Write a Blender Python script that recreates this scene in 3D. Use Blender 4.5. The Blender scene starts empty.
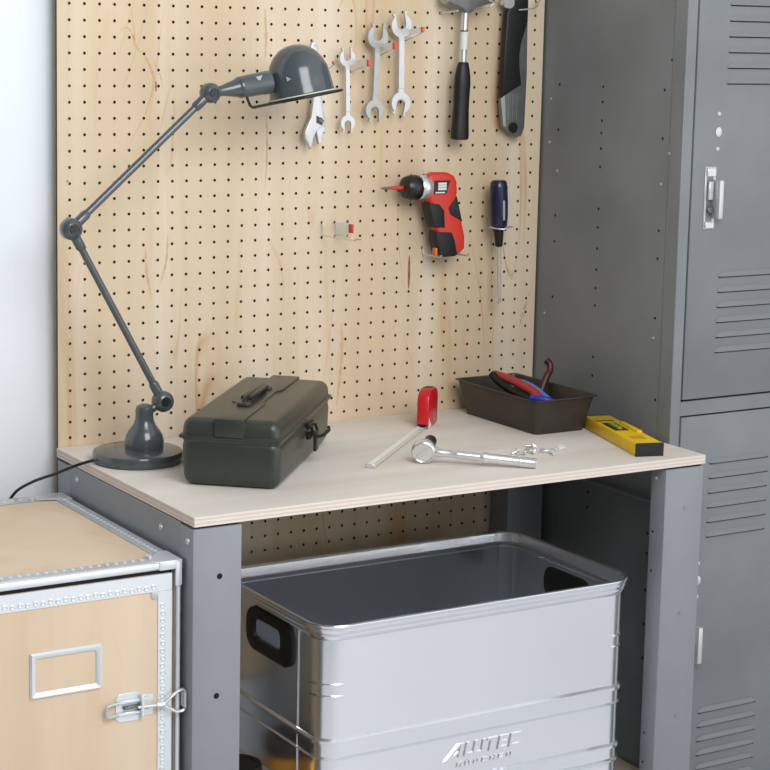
import bpy, bmesh, math, random
from mathutils import Vector, Matrix
S = bpy.context.scene
C = S.collection
R = math.radians
PI = math.pi
random.seed(4)

# ------------------------------------------------------------------ camera
cam_d = bpy.data.cameras.new('camera'); cam = bpy.data.objects.new('camera', cam_d); C.objects.link(cam)
right = Vector((0.8592982, -0.5111112, 0.0192870)); down = Vector((-0.0585949, -0.1358321, -0.9889976)); fwd = Vector((0.5081075, 0.8487137, -0.1466688))
loc = Vector((-1.1611005, -2.8138003, 1.4099743))
m = Matrix.Identity(4)
for r in range(3):
    m[r][0] = right[r]; m[r][1] = -down[r]; m[r][2] = -fwd[r]; m[r][3] = loc[r]
cam.matrix_world = m
cam_d.sensor_width = 36; cam_d.lens = 1921.578 / 770 * 36
cam_d.shift_x = (385 - 353.3676) / 770; cam_d.shift_y = (320.0958 - 385) / 770
cam_d.clip_start = .05
S.camera = cam
S.view_settings.view_transform = 'Standard'; S.view_settings.look = 'None'
S.view_settings.gamma = 1; S.view_settings.use_curve_mapping = False
S.view_settings.exposure = 0.0

# ------------------------------------------------------------------ light
w = bpy.data.worlds.new('room_light'); S.world = w; w.use_nodes = True
wn = w.node_tree; wt_ = wn.nodes.new('ShaderNodeTexCoord'); wd = wn.nodes.new('ShaderNodeVectorMath'); wd.operation = 'DOT_PRODUCT'
wd.inputs[1].default_value = Vector((.60, -.66, .46)).normalized()          # the window side of the room
wn.links.new(wt_.outputs['Generated'], wd.inputs[0])
wr = wn.nodes.new('ShaderNodeValToRGB'); wn.links.new(wd.outputs['Value'], wr.inputs[0])
wr.color_ramp.elements[0].position = 0.0; wr.color_ramp.elements[0].color = (.12, .12, .12, 1)
wr.color_ramp.elements[1].position = .95; wr.color_ramp.elements[1].color = (.92, .93, .95, 1)
e_ = wr.color_ramp.elements.new(.45); e_.color = (.20, .20, .202, 1)
wd2 = wn.nodes.new('ShaderNodeVectorMath'); wd2.operation = 'DOT_PRODUCT'; wd2.inputs[1].default_value = Vector((.51, -.86, -.06)).normalized()   # low bright lobe, added so the aluminium box front reflects it
wn.links.new(wt_.outputs['Generated'], wd2.inputs[0])
mr2 = wn.nodes.new('ShaderNodeMapRange'); mr2.inputs[1].default_value = .86; mr2.inputs[2].default_value = .97; mr2.inputs[3].default_value = 0; mr2.inputs[4].default_value = 1.0
wn.links.new(wd2.outputs['Value'], mr2.inputs[0])
ad2 = wn.nodes.new('ShaderNodeVectorMath'); ad2.operation = 'ADD'; wn.links.new(wr.outputs[0], ad2.inputs[0]); wn.links.new(mr2.outputs[0], ad2.inputs[1])
wn.links.new(ad2.outputs[0], wn.nodes['Background'].inputs[0]); wn.nodes['Background'].inputs[1].default_value = 1.0
def area(name, loc, target, sx, sy, power, col):
    l = bpy.data.lights.new(name, 'AREA'); l.shape = 'RECTANGLE'; l.size = sx; l.size_y = sy; l.energy = power; l.color = col
    o = bpy.data.objects.new(name, l); C.objects.link(o); o.location = loc
    o.rotation_euler = (Vector(target) - Vector(loc)).to_track_quat('-Z', 'Y').to_euler()
    return o
area('window_daylight', (0.0, -2.05, 2.15), (0.15, 0, 0.95), 1.15, 1.15, 34, (1.0, 1.0, 1.0))

# ------------------------------------------------------------------ materials
def lin(c):
    return tuple((x / 255 / 12.92) if x / 255 <= .04045 else ((x / 255 + .055) / 1.055) ** 2.4 for x in c) + (1,)
def mat(name, rgb, rough=.5, metal=0., var=.0, vscale=30, bump=0., bscale=200, coat=0., alpha=1., trans=0., aniso=(1, 1, 1), spec=.5):
    M = bpy.data.materials.new(name); M.use_nodes = True; nt = M.node_tree; b = nt.nodes['Principled BSDF']
    b.inputs['Base Color'].default_value = lin(rgb); b.inputs['Roughness'].default_value = rough; b.inputs['Metallic'].default_value = metal
    b.inputs['Specular IOR Level'].default_value = spec
    if coat: b.inputs['Coat Weight'].default_value = coat; b.inputs['Coat Roughness'].default_value = .08
    if trans: b.inputs['Transmission Weight'].default_value = trans
    if alpha < 1: b.inputs['Alpha'].default_value = alpha
    tc = nt.nodes.new('ShaderNodeTexCoord'); mp = nt.nodes.new('ShaderNodeMapping'); mp.inputs['Scale'].default_value = aniso
    nt.links.new(tc.outputs['Object'], mp.inputs[0])
    if var:
        n = nt.nodes.new('ShaderNodeTexNoise'); n.inputs['Scale'].default_value = vscale; n.inputs['Detail'].default_value = 5
        nt.links.new(mp.outputs[0], n.inputs['Vector'])
        rp = nt.nodes.new('ShaderNodeValToRGB'); rp.color_ramp.elements[0].position = .3; rp.color_ramp.elements[1].position = .7
        base = lin(rgb)
        rp.color_ramp.elements[0].color = tuple(x * (1 - var) for x in base[:3]) + (1,)
        rp.color_ramp.elements[1].color = tuple(min(1, x * (1 + var)) for x in base[:3]) + (1,)
        nt.links.new(n.outputs['Fac'], rp.inputs[0]); nt.links.new(rp.outputs[0], b.inputs['Base Color'])
    if bump:
        n = nt.nodes.new('ShaderNodeTexNoise'); n.inputs['Scale'].default_value = bscale; n.inputs['Detail'].default_value = 3
        nt.links.new(mp.outputs[0], n.inputs['Vector'])
        bp = nt.nodes.new('ShaderNodeBump'); bp.inputs['Strength'].default_value = bump; bp.inputs['Distance'].default_value = .002
        nt.links.new(n.outputs['Fac'], bp.inputs['Height']); nt.links.new(bp.outputs[0], b.inputs['Normal'])
    return M
def wood(name, dark, mid, light, stain, stretch=(9, 9, .7), stain_amt=.7, rough=.6, fig=.75):
    """pale veneer: broad bands along the grain, fine fibres and a few tan figure streaks"""
    M = bpy.data.materials.new(name); M.use_nodes = True; nt = M.node_tree; b = nt.nodes['Principled BSDF']; L = nt.links.new
    b.inputs['Roughness'].default_value = rough; b.inputs['Specular IOR Level'].default_value = .3
    tc = nt.nodes.new('ShaderNodeTexCoord')
    def noise(sc, scale, det=4, dist=0., off=0):
        mp = nt.nodes.new('ShaderNodeMapping'); mp.inputs['Scale'].default_value = sc; mp.inputs['Location'].default_value = (off, off, off)
        L(tc.outputs['Object'], mp.inputs[0]); n = nt.nodes.new('ShaderNodeTexNoise'); n.inputs['Scale'].default_value = scale
        n.inputs['Detail'].default_value = det; n.inputs['Distortion'].default_value = dist; L(mp.outputs[0], n.inputs['Vector']); return n
    n1 = noise(stretch, 1.1, 4, .6)
    rp = nt.nodes.new('ShaderNodeValToRGB'); e = rp.color_ramp.elements
    e[0].position = .3; e[0].color = lin(dark); e[1].position = .72; e[1].color = lin(light); x = e.new(.5); x.color = lin(mid)
    L(n1.outputs['Fac'], rp.inputs[0])
    n2 = noise((stretch[0] * 1.3, stretch[1] * 1.3, stretch[2] * 1.6), .8, 3, 1.6, 3.7)
    r2 = nt.nodes.new('ShaderNodeValToRGB'); r2.color_ramp.elements[0].position = .60; r2.color_ramp.elements[1].position = .78
    L(n2.outputs['Fac'], r2.inputs[0])
    mul = nt.nodes.new('ShaderNodeMath'); mul.operation = 'MULTIPLY'; mul.inputs[1].default_value = stain_amt; L(r2.outputs[0], mul.inputs[0])
    mx = nt.nodes.new('ShaderNodeMix'); mx.data_type = 'RGBA'; L(mul.outputs[0], mx.inputs['Factor']); L(rp.outputs[0], mx.inputs['A']); mx.inputs['B'].default_value = lin(stain)
    n4 = noise((stretch[0] * .55, stretch[1] * .55, stretch[2] * 1.5), 1.0, 2, .4, 8.2)
    w4 = nt.nodes.new('ShaderNodeMath'); w4.operation = 'PINGPONG'; w4.inputs[1].default_value = .05; L(n4.outputs['Fac'], w4.inputs[0])
    r4 = nt.nodes.new('ShaderNodeMapRange'); r4.inputs[1].default_value = .0; r4.inputs[2].default_value = .006; r4.inputs[3].default_value = 1; r4.inputs[4].default_value = 0; L(w4.outputs[0], r4.inputs[0])
    n5 = noise((stretch[0] * .6, stretch[1] * .6, stretch[2] * 2.5), 1.5, 2, 0, 1.2)
    r5 = nt.nodes.new('ShaderNodeMapRange'); r5.inputs[1].default_value = .5; r5.inputs[2].default_value = .68; L(n5.outputs['Fac'], r5.inputs[0])
    m4 = nt.nodes.new('ShaderNodeMath'); m4.operation = 'MULTIPLY'; L(r4.outputs[0], m4.inputs[0]); L(r5.outputs[0], m4.inputs[1])
    m5 = nt.nodes.new('ShaderNodeMath'); m5.operation = 'MULTIPLY'; m5.inputs[1].default_value = fig; L(m4.outputs[0], m5.inputs[0])
    mx4 = nt.nodes.new('ShaderNodeMix'); mx4.data_type = 'RGBA'; L(m5.outputs[0], mx4.inputs['Factor']); L(mx.outputs['Result'], mx4.inputs['A']); mx4.inputs['B'].default_value = lin(stain)
    mx = mx4
    n3 = noise((stretch[0] * 12, stretch[1] * 12, stretch[2] * 4), 3, 3)
    r3 = nt.nodes.new('ShaderNodeMapRange'); r3.inputs[3].default_value = .955; r3.inputs[4].default_value = 1.03; L(n3.outputs['Fac'], r3.inputs[0])
    m3 = nt.nodes.new('ShaderNodeMix'); m3.data_type = 'RGBA'; m3.blend_type = 'MULTIPLY'; m3.inputs['Factor'].default_value = 1
    L(mx.outputs['Result'], m3.inputs['A']); L(r3.outputs[0], m3.inputs['B']); L(m3.outputs['Result'], b.inputs['Base Color'])
    return M

m_wall = mat('white_wall_paint', (229, 236, 243), .8, bump=.1, bscale=60)
m_floor = mat('pale_floor', (226, 228, 230), .35, var=.1, vscale=4)
m_peg = wood('pine_pegboard', (205, 183, 151), (215, 196, 168), (225, 211, 190), (196, 146, 98))
m_pegdark = mat('pegboard_core', (84, 62, 42), .9)
m_knot = mat('knot_brown', (150, 96, 58), .7, var=.3, vscale=60)
m_fig = mat('tan_grain_figure', (204, 172, 132), .65, var=.08, vscale=40)
m_top = wood('birch_plywood', (212, 205, 195), (220, 215, 207), (228, 224, 217), (206, 190, 170), (1.2, 9, 9), .4, fig=.15)
m_ply = mat('ply_edge', (226, 216, 206), .7, var=.05, vscale=20, aniso=(1, 1, 30))
m_plydark = mat('ply_edge_dark', (214, 198, 186), .7)
m_case = wood('case_birch', (208, 184, 155), (215, 193, 166), (221, 201, 176), (206, 174, 140), (6, 6, .8), .45, fig=.2)
m_bench = mat('bench_grey_steel', (134, 139, 145), .42, var=.05, vscale=12, coat=.0, spec=.6)
m_lock = mat('locker_grey_steel', (120, 126, 129), .42, var=.13, vscale=5, bump=.06, bscale=400)
m_gap = mat('black_gap', (18, 20, 22), .8)
m_hole = mat('drilled_hole', (12, 12, 12), .9)
m_rivet = mat('zinc_rivet', (205, 207, 207), .35, .5)
m_alu = mat('brushed_aluminium', (240, 243, 248), .19, .94, bump=.03, bscale=300)
m_alurim = mat('aluminium_rim', (205, 208, 212), .26, 1.)
m_galv = mat('galvanised_trim', (192, 198, 202), .4, .4, var=.12, vscale=25)
m_zinc = mat('bright_zinc', (224, 230, 235), .3, .45)
m_chrome = mat('chrome', (222, 223, 224), .27, .7)
m_steel = mat('satin_steel', (206, 209, 211), .36, .6, var=.05, vscale=50)
m_dullsteel = mat('grey_cast_steel', (178, 182, 180), .42, .6, var=.06, vscale=50)
m_tool_dk = mat('dark_tool_steel', (122, 125, 125), .4, .6, var=.1, vscale=80)
m_lamp = mat('blue_grey_enamel', (74, 82, 86), .2, var=.06, vscale=70, coat=.3)
m_lampin = mat('shade_inside_white', (225, 222, 205), .5)
m_black = mat('black_rubber', (17, 18, 19), .5, var=.1, vscale=90)
m_blackpl = mat('black_plastic', (24, 24, 26), .35)
m_blackwire = mat('black_metal_wire', (30, 31, 30), .4)
m_tbox = mat('olive_grey_toolbox', (52, 57, 50), .34, var=.06, vscale=60, bump=.08, bscale=500)
m_tbox2 = mat('toolbox_black_fitting', (22, 24, 22), .35)
m_red = mat('red_plastic', (196, 26, 34), .32, coat=.2)
m_redor = mat('orange_red_plastic', (205, 52, 36), .38)
m_cap = mat('red_hook_cap', (226, 82, 52), .4)
m_clear = mat('clear_plastic', (235, 240, 242), .12, alpha=.42, spec=.8)
m_blade = mat('steel_tape', (232, 232, 226), .4, .1)
m_tray = mat('blackened_steel_tray', (64, 60, 54), .42, .4, var=.18, vscale=25)
m_yellow = mat('yellow_plastic', (226, 186, 22), .45, var=.04, vscale=30)
m_navy = mat('navy_plastic', (25, 29, 64), .3, coat=.2)
m_blue = mat('blue_grip', (82, 128, 196), .38)
m_blue2 = mat('deep_blue_grip', (46, 56, 170), .4)
m_coral = mat('coral_red_grip', (166, 56, 48), .42)
m_maroon = mat('dark_red_grip', (70, 28, 32), .42)
m_white = mat('white_label', (222, 224, 224), .5)
m_vial = mat('vial_green', (150, 168, 30), .15)
m_amber = mat('amber_plastic_jar', (214, 152, 30), .35)
m_teal = mat('teal_plastic', (70, 150, 158), .4)
m_badge = mat('pale_badge', (168, 176, 176), .4)
m_orange = mat('orange_cap', (214, 112, 40), .4)
m_socket = mat('dark_brown_steel', (62, 42, 36), .35, .5)
m_shelf = mat('shelf_board', (176, 166, 148), .6, var=.06, vscale=8)

# ------------------------------------------------------------------ building helpers
ORG = {}
class MB:
    def __init__(s): s.bm = bmesh.new()
    def box(s, a, b, bev=0, seg=1):
        t = bmesh.new(); bmesh.ops.create_cube(t, size=1)
        c = [(a[i] + b[i]) / 2 for i in range(3)]; d = [abs(b[i] - a[i]) for i in range(3)]
        for v in t.verts: v.co = Vector((c[0] + v.co.x * d[0], c[1] + v.co.y * d[1], c[2] + v.co.z * d[2]))
        if bev: bmesh.ops.bevel(t, geom=t.edges[:], offset=bev, segments=seg, affect='EDGES', profile=.5)
        return s.add(t)
    def add(s, t, M=None):
        if M is not None: t.transform(M)
        me = bpy.data.meshes.new('x'); t.to_mesh(me); t.free(); s.bm.from_mesh(me); bpy.data.meshes.remove(me); return s
    def prism(s, pts, y0, y1, bev=0, seg=2, axis='y'):
        """outline in the x-z plane (axis y), x-y (axis z) or y-z (axis x), extruded between y0 and y1"""
        t = bmesh.new()
        def P(p, d): return {'y': (p[0], d, p[1]), 'z': (p[0], p[1], d), 'x': (d, p[0], p[1])}[axis]
        A = [t.verts.new(P(p, y0)) for p in pts]; B = [t.verts.new(P(p, y1)) for p in pts]
        f1 = t.faces.new(A); f2 = t.faces.new(B[::-1]); n = len(pts)
        for i in range(n): t.faces.new((A[i], B[i], B[(i + 1) % n], A[(i + 1) % n]))
        bmesh.ops.recalc_face_normals(t, faces=t.faces[:])
        if bev: bmesh.ops.bevel(t, geom=list(set(f1.edges[:]) | set(f2.edges[:])), offset=bev, segments=seg, affect='EDGES', profile=.5, clamp_overlap=True)
        big = [f for f in t.faces if len(f.verts) > 4]
        if big: bmesh.ops.triangulate(t, faces=big)
        return s.add(t)
    def lathe(s, prof, p0=(0, 0, 0), axis=(0, 0, 1), n=32, cap=True):
        """profile of (radius, height) turned about an axis through p0"""
        t = bmesh.new(); q = Vector(axis).normalized().to_track_quat('Z', 'Y'); p0 = Vector(p0); rings = []
        for r, h in prof:
            if r < 1e-6: rings.append([t.verts.new(p0 + q @ Vector((0, 0, h)))])
            else: rings.append([t.verts.new(p0 + q @ Vector((r * math.cos(2 * PI * k / n), r * math.sin(2 * PI * k / n), h))) for k in range(n)])
        for a, b in zip(rings, rings[1:]):
            for k in range(n):
                k2 = (k + 1) % n
                if len(a) == 1 and len(b) == 1: continue
                if len(a) == 1: t.faces.new((a[0], b[k], b[k2]))
                elif len(b) == 1: t.faces.new((a[k], a[k2], b[0]))
                else: t.faces.new((a[k], a[k2], b[k2], b[k]))
        if cap:
            if len(rings[0]) > 1: t.faces.new(rings[0][::-1])
            if len(rings[-1]) > 1: t.faces.new(rings[-1])
        bmesh.ops.recalc_face_normals(t, faces=t.faces[:])
        return s.add(t)
    def cyl(s, a, b, r, r2=None, n=16, bev=0):
        a, b = Vector(a), Vector(b); L = (b - a).length; r2 = r if r2 is None else r2
        pr = [(r, 0), (r2, L)] if not bev else [(r - bev, 0), (r, bev), (r2, L - bev), (r2 - bev, L)]
        return s.lathe(pr, a, b - a, n)
    def tube(s, pts, r, n=8, smooth=0, closed=False):
        pts = [Vector(p) for p in pts]
        if smooth:
            out = []; N = len(pts)
            for i in range(N if closed else N - 1):
                p0 = pts[(i - 1) % N] if closed or i > 0 else pts[i]; p1 = pts[i]; p2 = pts[(i + 1) % N]; p3 = pts[(i + 2) % N] if closed or i + 2 < N else p2
                for k in range(smooth):
                    u = k / smooth
                    out.append(.5 * ((2 * p1) + (p2 - p0) * u + (2 * p0 - 5 * p1 + 4 * p2 - p3) * u * u + (3 * p1 - p0 - 3 * p2 + p3) * u ** 3))
            if not closed: out.append(pts[-1])
            pts = out
        N = len(pts); t = bmesh.new(); rings = []; nrm = None
        for i, p in enumerate(pts):
            a = pts[(i - 1) % N] if closed or i > 0 else p; b = pts[(i + 1) % N] if closed or i < N - 1 else p
            d = (b - a).normalized()
            if nrm is None: nrm = d.orthogonal().normalized()
            nrm = (nrm - d * nrm.dot(d)).normalized(); bi = d.cross(nrm)
            rr = r[i] if isinstance(r, (list, tuple)) and len(r) == N else (r if not isinstance(r, (list, tuple)) else r[0] + (r[-1] - r[0]) * i / (N - 1))
            rings.append([t.verts.new(p + (nrm * math.cos(2 * PI * k / n) + bi * math.sin(2 * PI * k / n)) * rr) for k in range(n)])
        for i in range(N if closed else N - 1):
            a, b = rings[i], rings[(i + 1) % N]
            for k in range(n): t.faces.new((a[k], a[(k + 1) % n], b[(k + 1) % n], b[k]))
        if not closed: t.faces.new(rings[0][::-1]); t.faces.new(rings[-1])
        bmesh.ops.recalc_face_normals(t, faces=t.faces[:])
        return s.add(t)
    def sphere(s, c, r, n=20):
        t = bmesh.new(); bmesh.ops.create_uvsphere(t, u_segments=n, v_segments=n // 2, radius=1)
        rr = (r, r, r) if not isinstance(r, tuple) else r
        for v in t.verts: v.co = Vector((c[0] + v.co.x * rr[0], c[1] + v.co.y * rr[1], c[2] + v.co.z * rr[2]))
        return s.add(t)
    def xf(s, M): s.bm.transform(M); return s
    def build(s, name, material, parent=None, org=None, smooth=40):
        if org is None:
            cs = [v.co for v in s.bm.verts]
            org = Vector(((min(c.x for c in cs) + max(c.x for c in cs)) / 2, (min(c.y for c in cs) + max(c.y for c in cs)) / 2, min(c.z for c in cs)))
        org = Vector(org); s.bm.transform(Matrix.Translation(-org))
        me = bpy.data.meshes.new(name)
        if smooth:
            for f in s.bm.faces: f.smooth = True
            for e in s.bm.edges:
                if len(e.link_faces) == 2 and e.calc_face_angle(0) > R(smooth): e.smooth = False
        s.bm.to_mesh(me); s.bm.free()
        for mm in (material if isinstance(material, list) else [material]): me.materials.append(mm)
        o = bpy.data.objects.new(name, me); C.objects.link(o); ORG[o.name] = org
        if parent is not None: o.parent = parent; o.location = org - ORG[parent.name]
        else: o.location = org
        return o
def thing(name, label, cat, loc, group=None):
    o = bpy.data.objects.new(name, None); o.empty_display_size = .02; C.objects.link(o); o.location = loc; ORG[o.name] = Vector(loc)
    return tag(o, label, cat, group)
def tag(o, label, cat, group=None):
    o['label'] = label; o['category'] = cat
    if group: o['group'] = group
    return o
def struct(o): o['kind'] = 'structure'; return o

# ------------------------------------------------------------------ the room
struct(MB().box((-3.2, .03, 0), (2.6, .13, 2.7)).build('wall_back', m_wall))
struct(MB().box((-3.2, -2.95, -.08), (2.6, .13, 0)).build('floor', m_floor))
struct(MB().box((-3.2, .018, 0), (-.75, .03, .09), .003).build('baseboard_back', m_wall))

# ------------------------------------------------------------------ pegboard with real drilled holes
P = .0254; ZR = 1.4504
def pegboard():
    x0, x1 = -.0205, .9085; j0, j1 = -17, 44
    verts = []; faces = []; idx = {}
    def V(x, y, z):
        k = (round(x, 5), round(y, 5), round(z, 5))
        if k not in idx: idx[k] = len(verts); verts.append((x, y, z))
        return idx[k]
    rad = .0026; T = .006; K = 8
    for j in range(j0, j1 + 1):
        cz = ZR - j * P; za, zb = cz - P / 2, cz + P / 2
        for i in range(36):
            cx = i * P; xa = cx - P / 2 if i else x0; xb = cx + P / 2 if i < 35 else x1
            outer = [(xb, cz), (xb, zb), (cx, zb), (xa, zb), (xa, cz), (xa, za), (cx, za), (xb, za)]
            for y, fl in ((0, 0), (T, 1)):
                o = [V(p[0], y, p[1]) for p in outer]; h = [V(cx + rad * math.cos(2 * PI * k / K), y, cz + rad * math.sin(2 * PI * k / K)) for k in range(K)]
                for k in range(K):
                    q = (h[k], h[(k + 1) % K], o[(k + 1) % K], o[k])
                    faces.append(q if not fl else q[::-1])
            for k in range(K):
                a = (cx + rad * math.cos(2 * PI * k / K), cz + rad * math.sin(2 * PI * k / K)); b = (cx + rad * math.cos(2 * PI * (k + 1) / K), cz + rad * math.sin(2 * PI * (k + 1) / K))
                faces.append((V(a[0], 0, a[1]), V(a[0], T, a[1]), V(b[0], T, b[1]), V(b[0], 0, b[1])))
    nwall = len(faces)
    za, zb = ZR - j1 * P - P / 2, ZR - j0 * P + P / 2
    for q in (((x0, za), (x0, zb)), ((x0, zb), (x1, zb)), ((x1, zb), (x1, za)), ((x1, za), (x0, za))):
        (ax, az), (bx, bz) = q
        faces.append(tuple(len(verts) + k for k in range(4))); verts.extend([(ax, 0, az), (bx, 0, bz), (bx, T, bz), (ax, T, az)])
    me = bpy.data.meshes.new('pegboard'); me.from_pydata(verts, [], faces); me.materials.append(m_peg); me.materials.append(m_pegdark)
    for f in me.polygons:
        if f.index >= nwall: f.material_index = 1
        else:
            if abs(f.normal.y) < .5: f.material_index = 1
    o = bpy.data.objects.new('pegboard', me); C.objects.link(o); ORG['pegboard'] = Vector((0, 0, 0))
    return tag(o, 'tall pale pine pegboard panel with rows of small round holes behind the workbench', 'pegboard')
peg = pegboard()
# small knots and streaks of the veneer, set flush in the face
for x, z, w_, h_ in ((.6349, 1.0022, .0026, .030), (-.004, 1.175, .0016, .0016), (-.004, 1.118, .0010, .001), (.148, 1.323, .0014, .009)):
    kn = MB(); kn.prism([(x + w_ * math.cos(a), z + h_ * math.sin(a)) for a in [2 * PI * k / 12 for k in range(12)]], -.0002, .001)
    kn.build('wood_knot', m_knot, peg)
def figure(pts, w0, name='grain_figure'):
    """tan streak of the veneer, flush in the face and interrupted by the drilled holes"""
    mb = bmesh.new(); P_ = [Vector((x, z)) for x, z in pts]; out = []
    N = len(P_)
    for i in range(N - 1):
        p0 = P_[max(i - 1, 0)]; p1 = P_[i]; p2 = P_[i + 1]; p3 = P_[min(i + 2, N - 1)]
        for k in range(24):
            u = k / 24; out.append(.5 * ((2 * p1) + (p2 - p0) * u + (2 * p0 - 5 * p1 + 4 * p2 - p3) * u * u + (3 * p1 - p0 - 3 * p2 + p3) * u ** 3))
    n = len(out)
    for i in range(n - 1):
        a, b = out[i], out[i + 1]; m_ = (a + b) / 2
        hx_ = round(m_.x / P) * P; hz_ = ZR - round((ZR - m_.y) / P) * P
        if (m_ - Vector((hx_, hz_))).length < .0052: continue
        d_ = (b - a).normalized(); q_ = Vector((-d_.y, d_.x)); wa = w0 * math.sin(PI * (i / n) ** .8) * (1 + .3 * math.sin(i * .7)); wb_ = w0 * math.sin(PI * ((i + 1) / n) ** .8) * (1 + .3 * math.sin((i + 1) * .7))
        vs = [mb.verts.new((p.x, -.00012, p.y)) for p in (a - q_ * wa, a + q_ * wa, b + q_ * wb_, b - q_ * wb_)]
        f_ = mb.faces.new(vs)
    bmesh.ops.recalc_face_normals(mb, faces=mb.faces[:])
    t = MB(); t.add(mb); return t.build(name, m_fig, peg)
for pts, w0 in (([(.1043, 1.4501), (.1095, 1.4113), (.1113, 1.3879), (.1304, 1.3677), (.1427, 1.341), (.1428, 1.3204), (.1325, 1.2856), (.1152, 1.2539), (.0996, 1.2287)], .0022),
                ([(.0855, 1.4109), (.0992, 1.4142), (.113, 1.3926)], .0012), ([(.1426, 1.3647), (.1549, 1.3411), (.1603, 1.3173)], .0011),
                ([(.4988, .9219), (.5018, .8729), (.4971, .8119), (.4919, .7719)], .0030), ([(.3432, 1.4511), (.3458, 1.3993), (.3444, 1.3667)], .0022), ([(.3475, 1.2849), (.3503, 1.219), (.3475, 1.1527)], .0018),
                ([(.1298, 1.0731), (.1335, 1.0205), (.1425, .9792)], .0020), ([(.1705, 1.0859), (.1671, 1.0401), (.1566, 1.003)], .0018), ([(.8976, .956), (.8852, .9209), (.8748, .8894)], .0024)):
    figure(pts, w0)

# ------------------------------------------------------------------ locker
LX, LY = .9125, -.386
lk = thing('locker', 'tall grey steel two-door locker standing to the right of the workbench', 'locker', (1.06, -.18, 0))
MB().box((LX, LY + .003, .0), (LX + .0012, .028, 1.66)).box((LX + .001, .026, 0), (1.22, .028, 1.66)).box((1.2188, LY + .003, 0), (1.22, .028, 1.66)).box((LX, LY + .003, 1.658), (1.22, .028, 1.66)) \
    .box((LX, LY + .003, .02), (1.22, .028, .03)).build('body', m_lock, lk)
fr = MB().box((LX - .0004, LY, 0), (.9335, LY + .03, 1.66), .0012).box((1.199, LY, 0), (1.2204, LY + .03, 1.66), .0012)
for z0, z1 in ((0, .062), (.7895, .8135), (1.5435, 1.66)): fr.box((.933, LY + .0003, z0), (1.2, LY + .03, z1))
fr.build('door_frame', m_lock, lk)
MB().box((LX + .002, LY + .012, .03), (1.218, LY + .014, 1.655)).build('dark_interior', m_gap, lk)
def louvre(mb, x0, x1, z):
    """pressed louvre: closed top lip swelling outward, open shadow line below"""
    y = LY
    n = 14; t = bmesh.new(); rows = []
    L = x1 - x0
    for i in range(n + 1):
        u = i / n; x = x0 + L * u
        k = min(1, min(u, 1 - u) / .05) ** .5
        rows.append([t.verts.new((x, y - d * k, z + h * (.35 + .65 * k) if h else z)) for h, d in ((.0085, .0), (.0065, .0004), (.003, .0018), (.0006, .0026), (-.0004, .0024))] + [t.verts.new((x, y + .0004, z - .0004))])
    for a, b in zip(rows, rows[1:]):
        for k in range(5): t.faces.new((a[k], b[k], b[k + 1], a[k + 1]))
    bmesh.ops.recalc_face_normals(t, faces=t.faces[:])
    mb.add(t)
def locker_door(z0, z1, label, up, lo, hw):
    d = MB().box((.937, LY + .0006, z0), (1.1965, LY + .010, z1), .0012, 2).build('door', m_lock, lk)
    d['label'] = label
    for k in range(6):
        for zz in (z0 + lo + .0256 * k, z1 - up - .0256 * k):
            lv = MB(); louvre(lv, 1.0015, 1.137, zz); lv.build('louvre', m_lock, d)
            MB().box((1.003, LY - .0004, zz - .0022), (1.1355, LY + .001, zz - .0002)).build('louvre_slot', m_gap, d)
    z0 = z0 + hw
    for zz in (.4765, .4185): MB().lathe([(.0042, 0), (.0038, .0014), (.002, .0024), (0, .0027)], (.988, LY + .0006, z0 + zz), (0, -1, 0), 12).build('rivet', m_rivet, d)
    pts = [(.9885 + .0068 * math.cos(a), z0 + .447 + .0080 * math.sin(a)) for a in [2 * PI * k / 20 for k in range(20)]]
    MB().prism(pts, LY + .0006, LY - .0008, .0003).build('number_plug', m_rivet, d)
    b = MB(); zc = z0 + .338
    b.box((.9635, LY - .001, zc - .052), (.9868, LY + .0008, zc + .052), .0008); hp = b.build('lock_plate', m_galv, d)
    MB().box((.966, LY - .004, zc - .05), (.9845, LY - .0008, zc - .040), .0008).build('plate_clip', m_rivet, hp)
    MB().box((.966, LY - .004, zc + .036), (.9845, LY - .0008, zc + .05), .0008).build('plate_clip', m_rivet, hp)
    MB().box((.9675, LY - .0014, zc - .039), (.981, LY - .0008, zc + .035)).build('lock_recess', m_tool_dk, hp)
    MB().box((.969, LY - .006, zc - .003), (.979, LY - .001, zc + .028), .001).build('latch_bolt', m_steel, hp)
    MB().cyl((.9745, LY - .001, zc - .02), (.9745, LY - .006, zc - .02), .0055, n=16, bev=.0008).build('lock_cylinder', m_tool_dk, hp)
    hd = MB().box((.981, LY - .018, zc - .034), (.9905, LY - .001, zc + .030), .0015, 2).box((.9808, LY - .0184, zc - .0006), (.9907, LY - .001, zc + .0002))
    hd.build('handle', m_rivet, d)
locker_door(.8165, 1.5405, 'upper door of the locker with a pull latch', .069, .0775, 0)
locker_door(.065, .7865, 'lower door of the locker with louvres', .084, .0675, -.013)
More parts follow.
